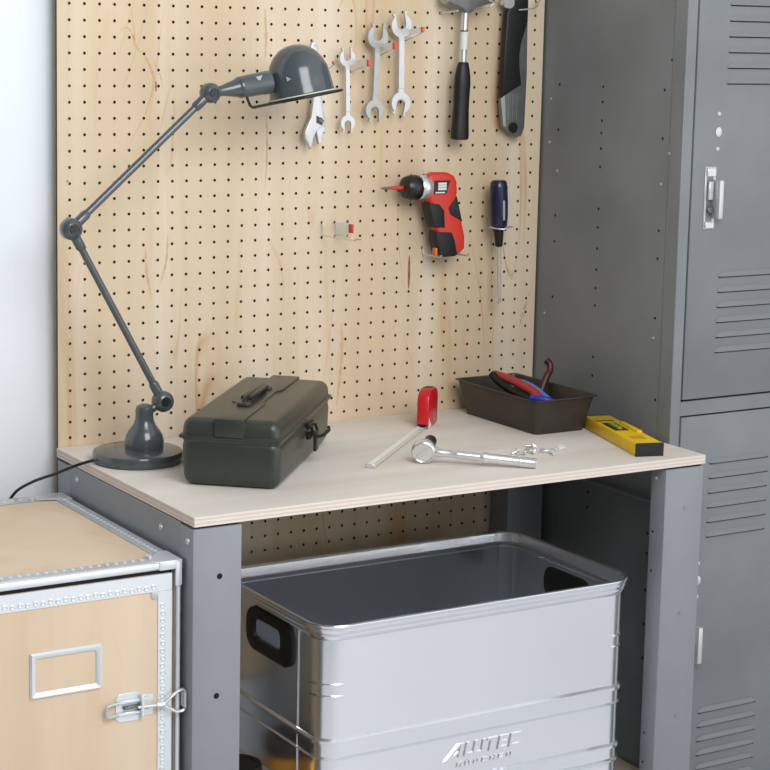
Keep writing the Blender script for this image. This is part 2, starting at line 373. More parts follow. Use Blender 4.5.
# drilled holes and rivets on the side facing the bench
hl = MB()
H1 = [1.3304, 1.3042, 1.2722, 1.2507, 1.2243, 1.1924, 1.1199, 1.0872, 1.0502, 1.013, .9808, .9501, .8591, .8255, .64, .616, .588]
H2 = [(-.0482, 1.3304), (-.0482, 1.2505), (-.0482, 1.0973), (-.0482, 1.0504), (-.0482, .95), (-.3354, 1.3304), (-.3354, 1.2505), (-.3354, 1.0973), (-.3354, 1.0504), (-.3354, .95), (-.3511, 1.3797), (-.345, .8122)]
for y, z in [(-.172, z) for z in H1] + H2 + [(-.34, z) for z in (.66, .58, .545, .48, .42, .36)]:
    MB().cyl((LX + .0003, y, z), (LX - .0002, y, z), .0026, n=12).build('side_hole', m_hole, lk)
MB().box((LX - .0003, -.3535, .02), (LX + .0006, -.3525, 1.65)).build('fold_seam', m_tool_dk, lk)
for y, z in ((-.3537, 1.227), (-.3362, 1.1754), (-.0241, 1.3043), (-.0240, 1.2271), (-.0493, 1.1773), (-.0259, .9174), (-.3331, .9161)):
    MB().lathe([(.0026, -.0004), (.0024, .0008), (.0012, .0014), (0, .0016)], (LX, y, z), (-1, 0, 0), 12).build('side_rivet', m_galv, lk)

# ------------------------------------------------------------------ workbench
TZ = .75; TH = .0147
wb = thing('workbench', 'workbench of grey steel posts under the pale plywood worktop', 'workbench', (.435, -.25, 0))
def post(x0, x1, y0, y1, holes=(), side=None):
    p = MB().box((x0, y0, .02), (x1, y1, TZ - TH - .0035), .0022, 2).build('leg', m_bench, wb)
    MB().box((x0 + .006, y0 + .004, TZ - TH - .004), (x1 - .003, y1 - .004, TZ - TH)).build('black_pad', m_gap, p)
    MB().box((x0 - .003, y0 - .003, 0), (x1 + .003, y1 + .003, .022), .003).build('foot', m_black, p)
    if holes:
        for kind, a, z in holes:
            h = MB()
            if kind == 'f': h.cyl((a, y0 + .0005, z), (a, y0 - .0003, z), .0043, n=16)
            if kind == 's': h.cyl((x0 + .0005, a, z), (x0 - .0003, a, z), .0022, n=10)
            h.build('bolt_hole', m_hole, p)
    return p
lf = post(-.0235, .0525, -.4955, -.452, [('f', .0179, .661), ('f', .0145, .488), ('f', .0145, .315), ('f', .0145, .142)])
rf = post(.8150, .8935, -.4955, -.459, [('s', -.4688, .625), ('s', -.4688, .285), ('s', -.4688, .235), ('s', -.4688, .56), ('f', .858, .142)])
post(-.0235, .0525, -.058, -.004); post(.8210, .8990, -.058, -.004)
MB().cyl((.8577, -.4952, .4897), (.8577, -.4962, .4897), .0042, n=16).cyl((.8592, -.4952, .3145), (.8592, -.4962, .3145), .0042, n=16) \
    .cyl((.8581, -.4952, .665), (.8581, -.4962, .665), .0038, n=16).build('hole_plug', m_bench, rf)
pl = MB().box((-.0233, -.456, .640), (-.0213, -.052, TZ - TH - .001), .0006).box((-.0225, -.456, .640), (.0, -.05, .6415)).box((-.0225, -.456, TZ - TH - .0025), (.0, -.05, TZ - TH - .001)).build('apron_rail', m_bench, wb)
MB().box((.8915, -.446, .650), (.8935, -.052, TZ - TH - .001), .0006).box((.87, -.446, .650), (.8935, -.05, .6515)).build('apron_rail', m_bench, wb)
for y, z in ((-.085, .716), (-.392, .712), (-.4795, .712)): MB().lathe([(.0048, 0), (.0045, .0014), (.003, .0024), (0, .0028)], (-.0233 if y > -.45 else -.0235, y, z), (-1, 0, 0), 14).build('bolt_head', m_rivet, wb)
MB().lathe([(.0036, 0), (.0032, .0014), (0, .002)], (.815, -.4715, .7135), (-1, 0, 0), 12).build('bolt_head', m_rivet, wb)
sh = MB().prism([(.0555, -.494), (.812, -.494), (.812, -.456), (.906, -.456), (.906, -.061), (.818, -.061), (.818, -.003), (.0555, -.003), (.0555, -.061), (-.019, -.061), (-.019, -.449), (.0555, -.449)], .1502, .166, .0006, 1, axis='z')
tag(sh.build('shelf', m_shelf, None), 'low pale shelf board under the workbench carrying the silver aluminium box', 'shelf')
MB().box((.0, -.44, .125), (.88, -.42, .150)).box((.0, -.08, .125), (.88, -.06, .150)).build('shelf_rail', m_bench, wb)
tp = MB().box((-.0232, -.4978, TZ - TH), (.8945, -.0006, TZ), .0008).build('worktop', m_top, None)
tag(tp, 'pale birch plywood worktop lying on the grey workbench frame', 'worktop')
ed = MB()
for k in range(5):
    z0 = TZ - TH + .0008 + k * .0028
    if k % 2 == 0: ed.box((-.0226, -.4981, z0), (.8939, -.497, z0 + .0024)); ed.box((-.0235, -.4972, z0), (-.0225, -.0012, z0 + .0024))
ed.build('ply_layers', m_ply, tp)
ed = MB()
for k in range(5):
    z0 = TZ - TH + .0008 + k * .0028
    if k % 2: ed.box((-.0226, -.49795, z0), (.8939, -.497, z0 + .0024)); ed.box((-.02335, -.4972, z0), (-.0225, -.0012, z0 + .0024))
ed.build('dark_ply_layers', m_plydark, tp)

# ------------------------------------------------------------------ aluminium box
bx = thing('aluminium_box', 'big open-topped silver aluminium storage box with embossed lettering under the workbench', 'box', (.485, -.285, .166))
X0, X1, Y0, Y1 = .2085, .783, -.4580, -.124
def rrect(x0, x1, y0, y1, r, ysplit, seg=8):
    pts = []
    for cx, cy, a0 in ((x1 - r, y1 - r, 0), (x0 + r, y1 - r, 90), (x0 + r, y0 + r, 180), (x1 - r, y0 + r, 270)):
        for k in range(seg + 1):
            a = R(a0 + 90 * k / seg); pts.append((cx + r * math.cos(a), cy + r * math.sin(a)))
        if a0 == 90: pts += [(x0, y) for y in sorted(ysplit, reverse=True)]
        if a0 == 270: pts += [(x1, y) for y in sorted(ysplit)]
    return pts
YH = (-.335, -.245); ZH = (.477, .504)
levels_out = [(.166, -.008), (.170, -.002), (.176, 0), (.240, 0), (.243, .0045), (.2465, .005), (.2485, .001), (.265, .001), (.2665, .005), (.271, .005), (.274, 0),
              (.339, 0), (.342, .004), (.344, .0008), (.363, .0010), (.3650, .005), (.3700, .005), (.373, 0), (.440, 0), ZH[0:1] + (0,), ZH[1:2] + (0,), (.524, 0), (.527, .003), (.531, .0045), (.534, .0045),
              (.536, .007), (.540, .0085), (.543, .0085), (.545, .0115), (.5485, .0125), (.550, .0115), (.5505, .009), (.5495, .004), (.547, .0025), (.533, .0004), (.5315, -.0036), (.5295, -.0036), (.528, -.0018)]
levels_in = [(.520, -.0018), (ZH[1], -.0018), (ZH[0], -.0018), (.376, -.0018), (.34, -.0018), (.172, -.0018), (.168, -.006)]
def box_shell():
    t = bmesh.new(); rings = []
    lv = levels_out + levels_in
    for z, o in lv:
        r = .036 + (o if o < .0052 else 1.9 * o - .0045)
        rings.append([t.verts.new((x, y, z)) for x, y in rrect(X0 - o, X1 + o, Y0 - o, Y1 + o, r, YH)])
    n = len(rings[0])
    for a, b in zip(rings, rings[1:]):
        for k in range(n):
            q = (a[k], a[(k + 1) % n], b[(k + 1) % n], b[k])
            cy = sum(v.co.y for v in q) / 4; zs = sorted({round(v.co.z, 4) for v in q}); cx = sum(v.co.x for v in q) / 4
            if zs[0] == ZH[0] and zs[-1] == ZH[1] and YH[0] < cy < YH[1] and (abs(cx - X0) < .01 or abs(cx - X1) < .01): continue
            t.faces.new(q)
    t.faces.new(rings[0][::-1]); t.faces.new(rings[-1])
    bmesh.ops.recalc_face_normals(t, faces=t.faces[:])
    return t
MB().add(box_shell()).build('box_body', m_alu, bx, smooth=14)
def stadium(cy, cz, hw, hh, r, n=7):
    return [(cy + sy * (hw - r) + r * math.cos(R(a)), cz + sz * (hh - r) + r * math.sin(R(a))) for sy, sz, a0 in ((1, 1, 0), (-1, 1, 90), (-1, -1, 180), (1, -1, 270)) for a in [a0 + 90 * k / (n - 1) for k in range(n)]]
def ring_plate(x, out):
    t = bmesh.new(); A = stadium(-.2975, .4900, .074, .0345, .026); B = stadium(-.2905, .4905, .0445, .0175, .012)
    for d0, d1 in ((-.0012, .006),):
        va = [[t.verts.new((x + out * d, y, z)) for y, z in pts] for pts, d in ((A, d0), (A, d1 - .0015), (stadium(-.2975, .4900, .072, .0325, .0245), d1), (stadium(-.2905, .4905, .0465, .0195, .014), d1), (B, d1 - .002), (B, d0))]
        n = len(va[0])
        for a, b in zip(va, va[1:] + va[:1]):
            for k in range(n): t.faces.new((a[k], a[(k + 1) % n], b[(k + 1) % n], b[k]))
    bmesh.ops.recalc_face_normals(t, faces=t.faces[:])
    return t
MB().add(ring_plate(X0, -1)).build('grip_handle', m_black, bx)
rg_ = MB().add(ring_plate(X1, 1)).build('grip_handle', m_black, bx)
MB().prism(stadium(-.2930, .4870, .0660, .0280, .023), X1 - .0030, X1 + .003, .0008, 1, axis='x').build('grip_dark_backing', m_black, rg_)  # solid black plate standing for the dark seen through the grip opening
MB().box((X0 - .0018, -.3855, .170), (X0 - .0002, -.384, .524)).build('side_seam', m_alurim, bx)
for xx, s in ((X0, 1), (X1, -1)):      # short pressed steps at the corners
    for z in (.438, .456):
        pts = []
        for k in range(9):
            a = R(90 * k / 8); pts.append((xx + s * (.036 - .0365 * math.cos(a)), Y0 + .036 - .0365 * math.sin(a), z))
        MB().tube(pts, .0016, 6).build('corner_crease', m_alu, bx)
ib = MB(); ib.tube([(x, y, .5245) for x, y in rrect(X0 + .0028, X1 - .0028, Y0 + .0028, Y1 - .0028, .0335, [])], .0011, 6, closed=True)
ib.build('inner_bead', m_alurim, bx)
# embossed lettering, built stroke by stroke
def strokes(mb, polys, x0, z0, sx, sz, shear, y, d):
    for p in polys:
        mb.prism([(x0 + (px + shear * pz) * sx, z0 + pz * sz) for px, pz in p], y, y - d, .0006, 1)
ALU = [[(-.25, -.12), (0, -.12), (.72, .82), (.72, 0), (.98, 0), (.98, 1), (.55, 1)], [(.35, .22), (.72, .22), (.72, .4), (.49, .4)],
       [(1.12, 0), (1.12, 1), (1.36, 1), (1.36, .2), (1.72, .2), (1.72, 1), (1.96, 1), (1.96, .2), (2.3, .2), (2.3, 1), (2.54, 1), (2.54, 0)],
       [(2.62, 1), (3.4, 1), (3.4, .8), (3.14, .8), (3.14, 0), (2.88, 0), (2.88, .8), (2.62, .8)],
       [(3.5, 0), (3.5, 1), (4.2, 1), (4.2, .8), (3.74, .8), (3.74, .6), (4.12, .6), (4.12, .4), (3.74, .4), (3.74, .2), (4.2, .2), (4.2, 0)],
       [(4.32, 0), (4.32, 1), (5.05, 1), (5.05, .8), (4.56, .8), (4.56, .2), (5.05, .2), (5.05, 0)]]
lt = MB(); strokes(lt, ALU, .4335, .3050, .0265, .0218, .18, Y0 + .0005, .0030)
def letter(ch):
    H = [[(0, 0), (0, 1), (.22, 1), (.22, 0)], [(.58, 0), (.58, 1), (.8, 1), (.8, 0)]]
    return {'M': H + [[(.22, 1), (.4, .55), (.58, 1), (.58, .7), (.4, .25), (.22, .7)]],
            'U': H + [[(.22, 0), (.22, .2), (.58, .2), (.58, 0)], [(.15, 1.15), (.15, 1.35), (.32, 1.35), (.32, 1.15)], [(.48, 1.15), (.48, 1.35), (.65, 1.35), (.65, 1.15)]],
            'N': H + [[(.22, 1), (.58, .3), (.58, 0), (.22, .7)]],
            'C': [[(0, 0), (0, 1), (.8, 1), (.8, .8), (.22, .8), (.22, .2), (.8, .2), (.8, 0)]],
            'H': H + [[(.22, .4), (.22, .6), (.58, .6), (.58, .4)]],
            'E': [[(0, 0), (0, 1), (.8, 1), (.8, .8), (.22, .8), (.22, .6), (.7, .6), (.7, .4), (.22, .4), (.22, .2), (.8, .2), (.8, 0)]]}[ch]
for k, ch in enumerate('MUNCHEN'):
    strokes(lt, letter(ch), .4500 + k * .0158, .2895, .0120, .0072, .15, Y0 + .0005, .0021)
lt.build('embossed_lettering', m_alu, bx)

# ------------------------------------------------------------------ jar beside the box
def jar(x, y, r, h, label, body, lid, lidh):
    j = thing('jar', label, 'jar', (x, y, .166))
    MB().lathe([(r * .9, 0), (r, .004), (r, h - .01), (r * .97, h)], (x, y, .166), n=32).build('body', body, j)
    MB().lathe([(r * .99, h), (r * 1.02, h + .002), (r * 1.02, h + lidh - .003), (r * .98, h + lidh), (r * .8, h + lidh), (r * .78, h + lidh - .002), (0, h + lidh - .002)], (x, y, .166), n=32, cap=False).build('lid', lid, j)
jar(.1200, -.352, .040, .136, 'amber jar with black lid squeezed between left bench leg and silver box', m_amber, m_black, .018)
jar(.1100, -.205, .054, .094, 'larger amber jar mirrored in the left side of the silver box', m_amber, m_black, .022)

# ------------------------------------------------------------------ plywood case with metal edging
CX1, CY0, CZ = -.0300, -.472, .6845; CX0, CY1 = -.66, -.035
cs = thing('plywood_case', 'pale plywood case with riveted galvanised edges, latch and label holder, left of workbench', 'case', (-.34, -.25, 0))
MB().box((CX0 + .001, CY0 + .012, .02), (CX1 - .001, CY1 - .001, CZ - .0015), .002).build('body', m_case, cs)
ins = MB().box((CX0 + .012, CY0 + .006, .03), (CX1 - .012, CY0 + .0115, CZ - .012)).build('door_gap', m_gap, cs)
dr = MB().box((CX0 + .016, CY0 + .002, .034), (CX1 - .0140, CY0 + .010, CZ - .0170), .001).build('door', m_case, cs)
dr['label'] = 'plywood front door of the case'
tr = MB()                                   # top, side and front angle profiles
T2 = .030
tr.box((CX1 - .0235, CY0 + .004, CZ - .0012), (CX1 - .0005, CY1, CZ + .0006), .0005).box((CX0, CY1 - T2, CZ - .0012), (CX1 - .02, CY1, CZ + .0004), .0004)
tr.box((CX0, CY0 + .004, CZ - .001), (CX1 - .02, CY0 + .030, CZ + .0004), .0004)
tr.box((CX1 - .0012, CY0 + .006, .02), (CX1 + .0002, CY0 + .03, CZ - .001), .0004).box((CX1 - .0012, CY0 + .03, CZ - .030), (CX1 + .0002, CY1, CZ - .001), .0004)
tr.build('edge_strip', m_galv, cs)
fb = MB()                                   # rounded frame bead round the front opening
fb.box((CX0, CY0 - .0005, CZ - .0110), (CX1, CY0 + .012, CZ + .0008), .0035, 3).box((CX1 - .0072, CY0 - .0005, .02), (CX1, CY0 + .012, CZ), .0035, 3).box((CX0, CY0 - .0005, .02), (CX0 + .0085, CY0 + .012, CZ), .0035, 3).box((CX0, CY0 - .0005, .02), (CX1, CY0 + .012, .03), .0035, 3)
fb.build('front_frame', m_zinc, cs)
ds = MB()
dx0, dx1, dz0, dz1 = CX0 + .0155, CX1 - .0135, .0335, CZ - .0165
ds.box((dx0, CY0 + .0005, dz1 - .0245), (dx1, CY0 + .0024, dz1), .0004).box((dx1 - .0215, CY0 + .0004, dz0), (dx1, CY0 + .0024, dz1 - .0246), .0004).box((dx0, CY0 + .0004, dz0), (dx0 + .0215, CY0 + .0024, dz1 - .0246), .0004).box((dx0, CY0 + .0005, dz0), (dx1, CY0 + .0024, dz0 + .0245), .0004)
dst = ds.build('door_edging', m_zinc, dr)
rv = MB()
def rivet(mb, p, ax, r=.0036):
    mb.lathe([(r, -.0002), (r, .0007), (r * .75, .0012), (r * .5, .0008), (0, .0008)], p, ax, 12, cap=False)
for k in range(52): rivet(rv, (dx1 - .028 - k * .0108, CY0 + .0006, dz1 - .0170 - (.0012 if k % 2 else 0)), (0, -1, 0), .0040)
rv.build('rivet_row', m_zinc, dst); rv = MB()
for k in range(52): rivet(rv, (dx1 - .0145 + (.0010 if k % 2 else 0), CY0 + .0006, dz1 - .045 - k * .0108), (0, -1, 0), .0040)
rv.build('rivet_row', m_zinc, dst)
rivet_big = MB(); rivet_big.lathe([(.0062, 0), (.0060, .0012), (.0035, .002), (0, .0018)], (dx1 - .0262, CY0 + .0018, dz1 - .0290), (0, -1, 0), 18, cap=False).build('corner_rivet', m_galv, dst)
rv = MB()
for k in range(30): rivet(rv, (CX1 - .0125, CY0 + .045 + k * .0128, CZ + .0006), (0, 0, 1), .0032)
for k in range(44): rivet(rv, (CX1 - .05 - k * .0128, CY0 + .022, CZ + .0004), (0, 0, 1), .0030)
for k in range(44): rivet(rv, (CX1 - .05 - k * .0128, CY1 - .018, CZ + .0004), (0, 0, 1), .0030)
rv.build('top_rivet_rows', m_zinc, cs)
cc = MB()
cc.box((CX1 - .034, CY0 - .0016, CZ - .0115), (CX1 + .0012, CY0 + .002, CZ + .0018), .0016, 2).box((CX1 - .0095, CY0 - .0019, CZ - .036), (CX1 + .0009, CY0 + .0016, CZ - .0004), .0016, 2)
cc.prism([(CX1 - .040, CY0 - .0005), (CX1 + .001, CY0 - .0005), (CX1 + .001, CY0 + .050), (CX1 - .012, CY0 + .050), (CX1 - .040, CY0 + .022)], CZ, CZ + .0016, .0005, 1, axis='z')
cc.box((CX1 - .001, CY0 + .002, CZ - .036), (CX1 + .0012, CY0 + .045, CZ + .001), .0005)
cc.build('corner_cap', m_zinc, cs)
MB().prism([(CX1 - .052, CY1 - .030), (CX1 + .001, CY1 - .045), (CX1 + .001, CY1), (CX1 - .052, CY1)], CZ, CZ + .0016, .0005, 1, axis='z').build('corner_cap', m_galv, cs)
MB().lathe([(.006, 0), (.0058, .003), (.003, .005), (0, .005)], (CX1 - .036, CY0 + .030, CZ + .0012), (0, 0, 1), 18).build('cap_rivet', m_rivet, cs)
MB().lathe([(.006, 0), (.0058, .003), (.003, .005), (0, .005)], (CX1 - .058, CY1 - .022, CZ + .0005), (0, 0, 1), 18).build('cap_rivet', m_rivet, cs)
# label holder
def frame_bm(x0, x1, z0, z1, w_, y, d):
    t = MB(); xs = [(x0, z0), (x1, z0), (x1, z1), (x0, z1)]; r = .006
    def rr(x0, x1, z0, z1, r):
        return [(cx + r * math.cos(R(a)), cz + r * math.sin(R(a))) for cx, cz, a0 in ((x1 - r, z1 - r, 0), (x0 + r, z1 - r, 90), (x0 + r, z0 + r, 180), (x1 - r, z0 + r, 270)) for a in (a0, a0 + 30, a0 + 60, a0 + 90)]
    b = bmesh.new(); Ls = [(rr(x0, x1, z0, z1, .0025), y), (rr(x0, x1, z0, z1, .0025), y - d * .4), (rr(x0 + .0022, x1 - .0022, z0 + .0022, z1 - .0022, .002), y - d), (rr(x0 + .005, x1 - .005, z0 + .005, z1 - .005, .003), y - d * .9), (rr(x0 + w_, x1 - w_, z0 + w_, z1 - w_, .004), y - d * .35), (rr(x0 + w_, x1 - w_, z0 + w_, z1 - w_, .004), y)]
    V = [[b.verts.new((px, yy, pz)) for px, pz in P_] for P_, yy in Ls]; n = len(V[0])
    for a, c in zip(V, V[1:] + V[:1]):
        for k in range(n): b.faces.new((a[k], a[(k + 1) % n], c[(k + 1) % n], c[k]))
    bmesh.ops.recalc_face_normals(b, faces=b.faces[:]); return b
MB().add(frame_bm(-.2530, -.1490, .5185, .5820, .0080, CY0 + .002, .0042)).build('label_holder', m_zinc, dr)
# latch
lp = MB().prism([(-.1285, .470), (-.1225, .464), (-.0935, .464), (-.0935, .5045), (-.1225, .5045), (-.1285, .499)], CY0 + .002, CY0 + .0005, .0004, 1)
lp.box((-.094, CY0 + .0005, .4685), (-.072, CY0 + .002, .4985), .0004)
lt_ = lp.build('latch', m_zinc, dr)
MB().box((-.127, CY0 - .004, .4745), (-.079, CY0 - .0005, .4790), .0008).box((-.127, CY0 - .004, .4915), (-.079, CY0 - .0005, .4960), .0008).box((-.0935, CY0 - .009, .470), (-.0885, CY0 + .001, .500), .001).build('latch_body', m_zinc, lt_)
MB().box((-.118, CY0 - .0045, .4825), (-.092, CY0 + .001, .4875), .001).build('latch_tongue', m_tool_dk, lt_)
MB().tube([(-.126, CY0 - .003, .4935), (-.1385, CY0 - .005, .4935), (-.1445, CY0 - .006, .4915), (-.1455, CY0 - .006, .485), (-.1445, CY0 - .006, .4775), (-.1385, CY0 - .005, .4765), (-.126, CY0 - .003, .4765)], .0022, 8).build('latch_lever', m_galv, lt_)
MB().cyl((-.098, CY0 - .006, .4845), (-.060, CY0 - .008, .4830), .0021, n=10).cyl((-.0705, CY0 - .0078, .4835), (-.059, CY0 - .008, .4830), .0042, n=6).build('latch_bolt', m_chrome, lt_)
MB().tube([(-.060, CY0 - .008, .4840), (-.0385, CY0 - .0075, .4985), (-.030, CY0 - .007, .5000), (-.0262, CY0 - .007, .4965), (-.0262, CY0 - .007, .4720), (-.030, CY0 - .007, .4685), (-.040, CY0 - .0075, .4690), (-.060, CY0 - .008, .4810)], .0024, 8, closed=True).build('latch_loop', m_chrome, lt_)
MB().box((-.030, CY0 - .012, .474), (-.026, CY0 - .0, .495), .001).build('latch_catch', m_galv, cs)

# ------------------------------------------------------------------ desk lamp
LYp = -.140
lp0 = (.0545, LYp, TZ)
la = thing('desk_lamp', 'blue-grey jointed metal desk lamp standing at the left back of the worktop', 'lamp', lp0)
bs = MB().lathe([(.0665, 0), (.0695, .0015), (.0700, .006), (.0700, .0135), (.0685, .0170), (.065, .0182), (.030, .0195), (0, .0195)], lp0, n=64).build('base', m_lamp, la)
MB().lathe([(.0295, .018), (.0302, .022), (.0306, .030), (.0285, .040), (.0232, .049), (.0172, .057), (.0145, .064), (.0138, .071), (.0142, .078), (.0125, .0850), (.006, .089), (0, .0895)], (.0655, LYp, TZ), n=40).build('stem', m_lamp, la)
MB().cyl((-.006, LYp, TZ + .009), (-.0125, LYp, TZ + .009), .006, n=14, bev=.001).build('cable_gland', m_blackpl, bs)
J0 = Vector((.0965, LYp, .8405)); J1 = Vector((-.0556, LYp, 1.115)); J2 = Vector((.1745, LYp, 1.3175))
def joint(p, r, name='joint'):
    j = MB().lathe([(0, -.0125), (r * .45, -.0125), (r * .9, -.0095), (r, -.006), (r, .006), (r * .9, .0095), (r * .52, .0125), (r * .48, .0105), (0, .0105)], p, (0, -1, 0), 32, cap=False).build(name, m_lamp, la)
    MB().lathe([(r * .46, .0095), (r * .42, .0122), (0, .0122)], p, (0, -1, 0), 6).build('joint_screw', m_blackwire, j)
joint(J0, .0165); joint(J1, .0165); joint(J2, .0155)
MB().tube([(.0690, LYp, .8265), (.0780, LYp, .8300), tuple(J0)], .0068, 12).build('stem_arm', m_lamp, la)
def arm(a, b):
    d = (b - a).normalized()
    A = MB().cyl(a + d * .012, b - d * .012, .0056, n=20).lathe([(.0078, 0), (.0078, .020), (.0060, .024)], a + d * .012, d, 20).lathe([(.0078, 0), (.0078, .020), (.0060, .024)], b - d * .012, -d, 20)
    A.build('arm', m_lamp, la)
arm(J0, J1); arm(J1, J2)
ta = R(10.0)                                  # tilt of the head
u_ = Vector((math.cos(ta), 0, math.sin(ta))); n_ = Vector((-math.sin(ta), 0, math.cos(ta)))   # along the rim / up the shade
n_ = Vector((-.1700, .1200, .9780)).normalized(); u_ = (u_ - n_ * u_.dot(n_)).normalized(); e_v = n_.cross(u_)    # the head leans a little backward
sa = R(9.5); su = Vector((math.cos(sa), 0, math.sin(sa)))
hs = MB().lathe([(.0080, .010), (.0082, .020), (.0130, .040), (.0145, .047), (.0150, .048), (.0165, .0495), (.0170, .053), (.0185, .098), (.0180, .104)], J2, su, 32).build('lamp_socket', m_lamp, la)
rc = Vector((.3370, LYp, 1.3150))             # centre of the shade's rim
Rr = .0515
prof = [(Rr, 0), (Rr + .0012, .0008), (Rr + .0005, .0025), (Rr - .0005, .014), (Rr - .0015, .026), (Rr * .93, .040), (Rr * .83, .053), (Rr * .68, .0645), (Rr * .48, .0735), (Rr * .25, .0785), (0, .0800)]
sh_ = MB().lathe(prof, rc, n_, 56, cap=False).build('lamp_shade', m_lamp, la)
MB().lathe([(Rr + .0002, -.0006), (Rr - .0022, .0002), (Rr - .0025, .014), (Rr * .91, .038), (Rr * .80, .051), (Rr * .65, .062), (Rr * .46, .071), (Rr * .24, .0762), (0, .0778)], rc, n_, 56, cap=False).build('shade_lining', m_lampin, sh_)
MB().lathe([(Rr + .0006, .0005), (Rr + .0012, -.0010), (Rr - .0006, -.0016), (Rr - .0022, 0)], rc, n_, 56, cap=False).build('shade_lip', m_lampin, sh_)
bl = MB().lathe([(.0, 0), (.013, .004), (.022, .016), (.023, .026), (.018, .038), (.012, .048), (.012, .062)], rc + n_ * .006, n_, 24).build('bulb', m_white, la)
# guard ring under the rim and its bent bracket
gc = rc - n_ * .0045 + u_ * .004
t = MB(); rg = .0600
t.tube([gc + u_ * rg * math.cos(2 * PI * k / 56) + e_v * rg * math.sin(2 * PI * k / 56) for k in range(56)], .0023, 8, closed=True)
br0 = rc - n_ * .0045 - u_ * (Rr + .001)
t.tube([tuple(J2 + su * .060 - n_ * .012), tuple(gc - u_ * .0985 + n_ * .004), tuple(gc - u_ * .0945), tuple(gc - u_ * rg)], .0024, 8)
t.build('guard_ring', m_blackwire, la)
# pale triangular badges
def on_shade(az, h0, h1, w0, off):
    """triangle laid on the shade's skin around azimuth az"""
    t = bmesh.new(); v = []
    ev = Vector((0, -1, 0))
    for da, hh in ((-w0, h0), (-w0, h1), (w0, (h0 + h1) / 2)):
        a = az + da; r = Rr - .0008 + off
        v.append(t.verts.new(rc + n_ * hh + (u_ * math.cos(a) + ev * math.sin(a)) * r))
    v2 = [t.verts.new(x.co - (x.co - rc).normalized() * .0012) for x in v]
    t.faces.new(v); t.faces.new(v2[::-1])
    for k in range(3): t.faces.new((v[k], v2[k], v2[(k + 1) % 3], v[(k + 1) % 3]))
    bmesh.ops.recalc_face_normals(t, faces=t.faces[:]); return t
MB().add(on_shade(R(136), .029, .0365, -.070, .0013)).build('badge', m_badge, sh_)
b0 = J2 + su * .080 + Vector((0, -.0165, 0)) + n_ * .0105
MB().prism([(-.006, .003), (.007, .004), (.000, -.005)], 0, .0014, .0003, 1).prism([(-.003, .002), (.004, .003), (.0, -.003)], -.0003, .001).xf(Matrix.Translation(b0) @ Matrix.Rotation(R(-9), 4, 'Y') @ Matrix.Rotation(R(-18), 4, 'X')).build('name_plate', m_badge, hs)
cb = MB().tube([(-.0115, LYp, TZ + .0085), (-.022, LYp + .004, TZ + .0062), (-.040, LYp + .016, TZ - .001), (-.064, LYp + .045, .7320), (-.088, LYp + .085, .7120), (-.104, -.022, .688), (-.111, -.012, .655), (-.113, -.009, .55), (-.112, -.009, .2), (-.112, -.012, .02)], .0024, 8, smooth=6)
cb.build('power_cable', m_blackpl, la)

# ------------------------------------------------------------------ toolbox
ang = R(48.5)
TM = Matrix.Translation((.2200, -.2290, TZ)) @ Matrix.Rotation(ang, 4, 'Z')      # local: x along, -y towards the latch side
tb = thing('toolbox', 'dark olive-grey toolbox with black carry handle beside the desk lamp', 'toolbox', (.2225, -.2275, TZ))
def taper(x, y, z0, z1, dx, dy, bev, seg=4, r=.0, n=6):
    """rounded tray shape: bottom half-sizes (x,y), top half-sizes (x+dx, y+dy)"""
    t = bmesh.new(); bmesh.ops.create_cube(t, size=2)
    for v in t.verts:
        top = v.co.z > 0; v.co = Vector((v.co.x * (x + (dx if top else 0)), v.co.y * (y + (dy if top else 0)), z1 if top else z0))
    bmesh.ops.bevel(t, geom=t.edges[:], offset=bev, segments=seg, affect='EDGES', profile=.5); return t
MB().add(taper(.1830, .0730, .0, .074, .0030, .0025, .016)).xf(TM).build('tray', m_tbox, tb)
ld = MB().add(taper(.1872, .0768, .0715, .0775, 0, 0, .0022, 2)).add(taper(.1864, .0758, .060, .102, -.003, -.0035, .014, 5))
# raised band along the lid that narrows towards the front
band = [(-.1850, -.0225), (-.060, -.0225), (-.048, -.016), (.048, -.016), (.060, -.0225), (.185, -.0225), (.185, .0225), (.060, .0225), (.048, .032), (-.048, .032), (-.060, .0225), (-.1850, .0225)]
ld.prism(band, .096, .1048, .002, 2, axis='z')
ld.xf(TM).build('lid', m_tbox, tb)
hw = MB().box((-.1895, -.0225, .0765), (-.181, .0225, .1040), .002, 2).xf(TM).build('lid_tab', m_tbox, tb)
h = MB(); h.tube([(-.062, .004, .1055), (-.060, .004, .1105), (-.048, .004, .1150), (.048, .004, .1150), (.060, .004, .1105), (.062, .004, .1055)], .0048, 10)
h.box((-.048, -.0055, .1115), (.048, .0135, .1180), .0025, 3)
h.xf(Matrix.Translation((-.016, 0, -.001)) @ Matrix.Diagonal((1.12, 1, 1, 1))).xf(TM).build('carry_handle', m_tbox2, tb)
MB().box((-.070, -.006, .1035), (-.056, .014, .1105), .003, 3).box((.056, -.006, .1035), (.070, .014, .1105), .003, 3).xf(Matrix.Translation((-.016, 0, 0)) @ Matrix.Diagonal((1.12, 1, 1, 1))).xf(TM).build('handle_mount', m_tbox, tb)
k = MB(); yy = -.0775
k.box((.000, yy - .004, .060), (.036, yy + .003, .0695), .0015, 2).box((.000, yy - .004, .0760), (.036, yy + .003, .0850), .0015, 2)
k.tube([(.004, yy - .005, .080), (.004, yy - .010, .064), (.032, yy - .010, .064), (.032, yy - .005, .080)], .002, 8)
k.box((.008, yy - .012, .040), (.028, yy - .007, .071), .002, 2)
k.tube([(.012, yy - .010, .062), (.014, yy - .022, .066), (.018, yy - .030, .074), (.022, yy - .028, .078)], .0028, 8)
k.xf(Matrix.Translation((-.012, -.002, -.018)))
k.xf(TM).build('latch', m_tbox2, tb)

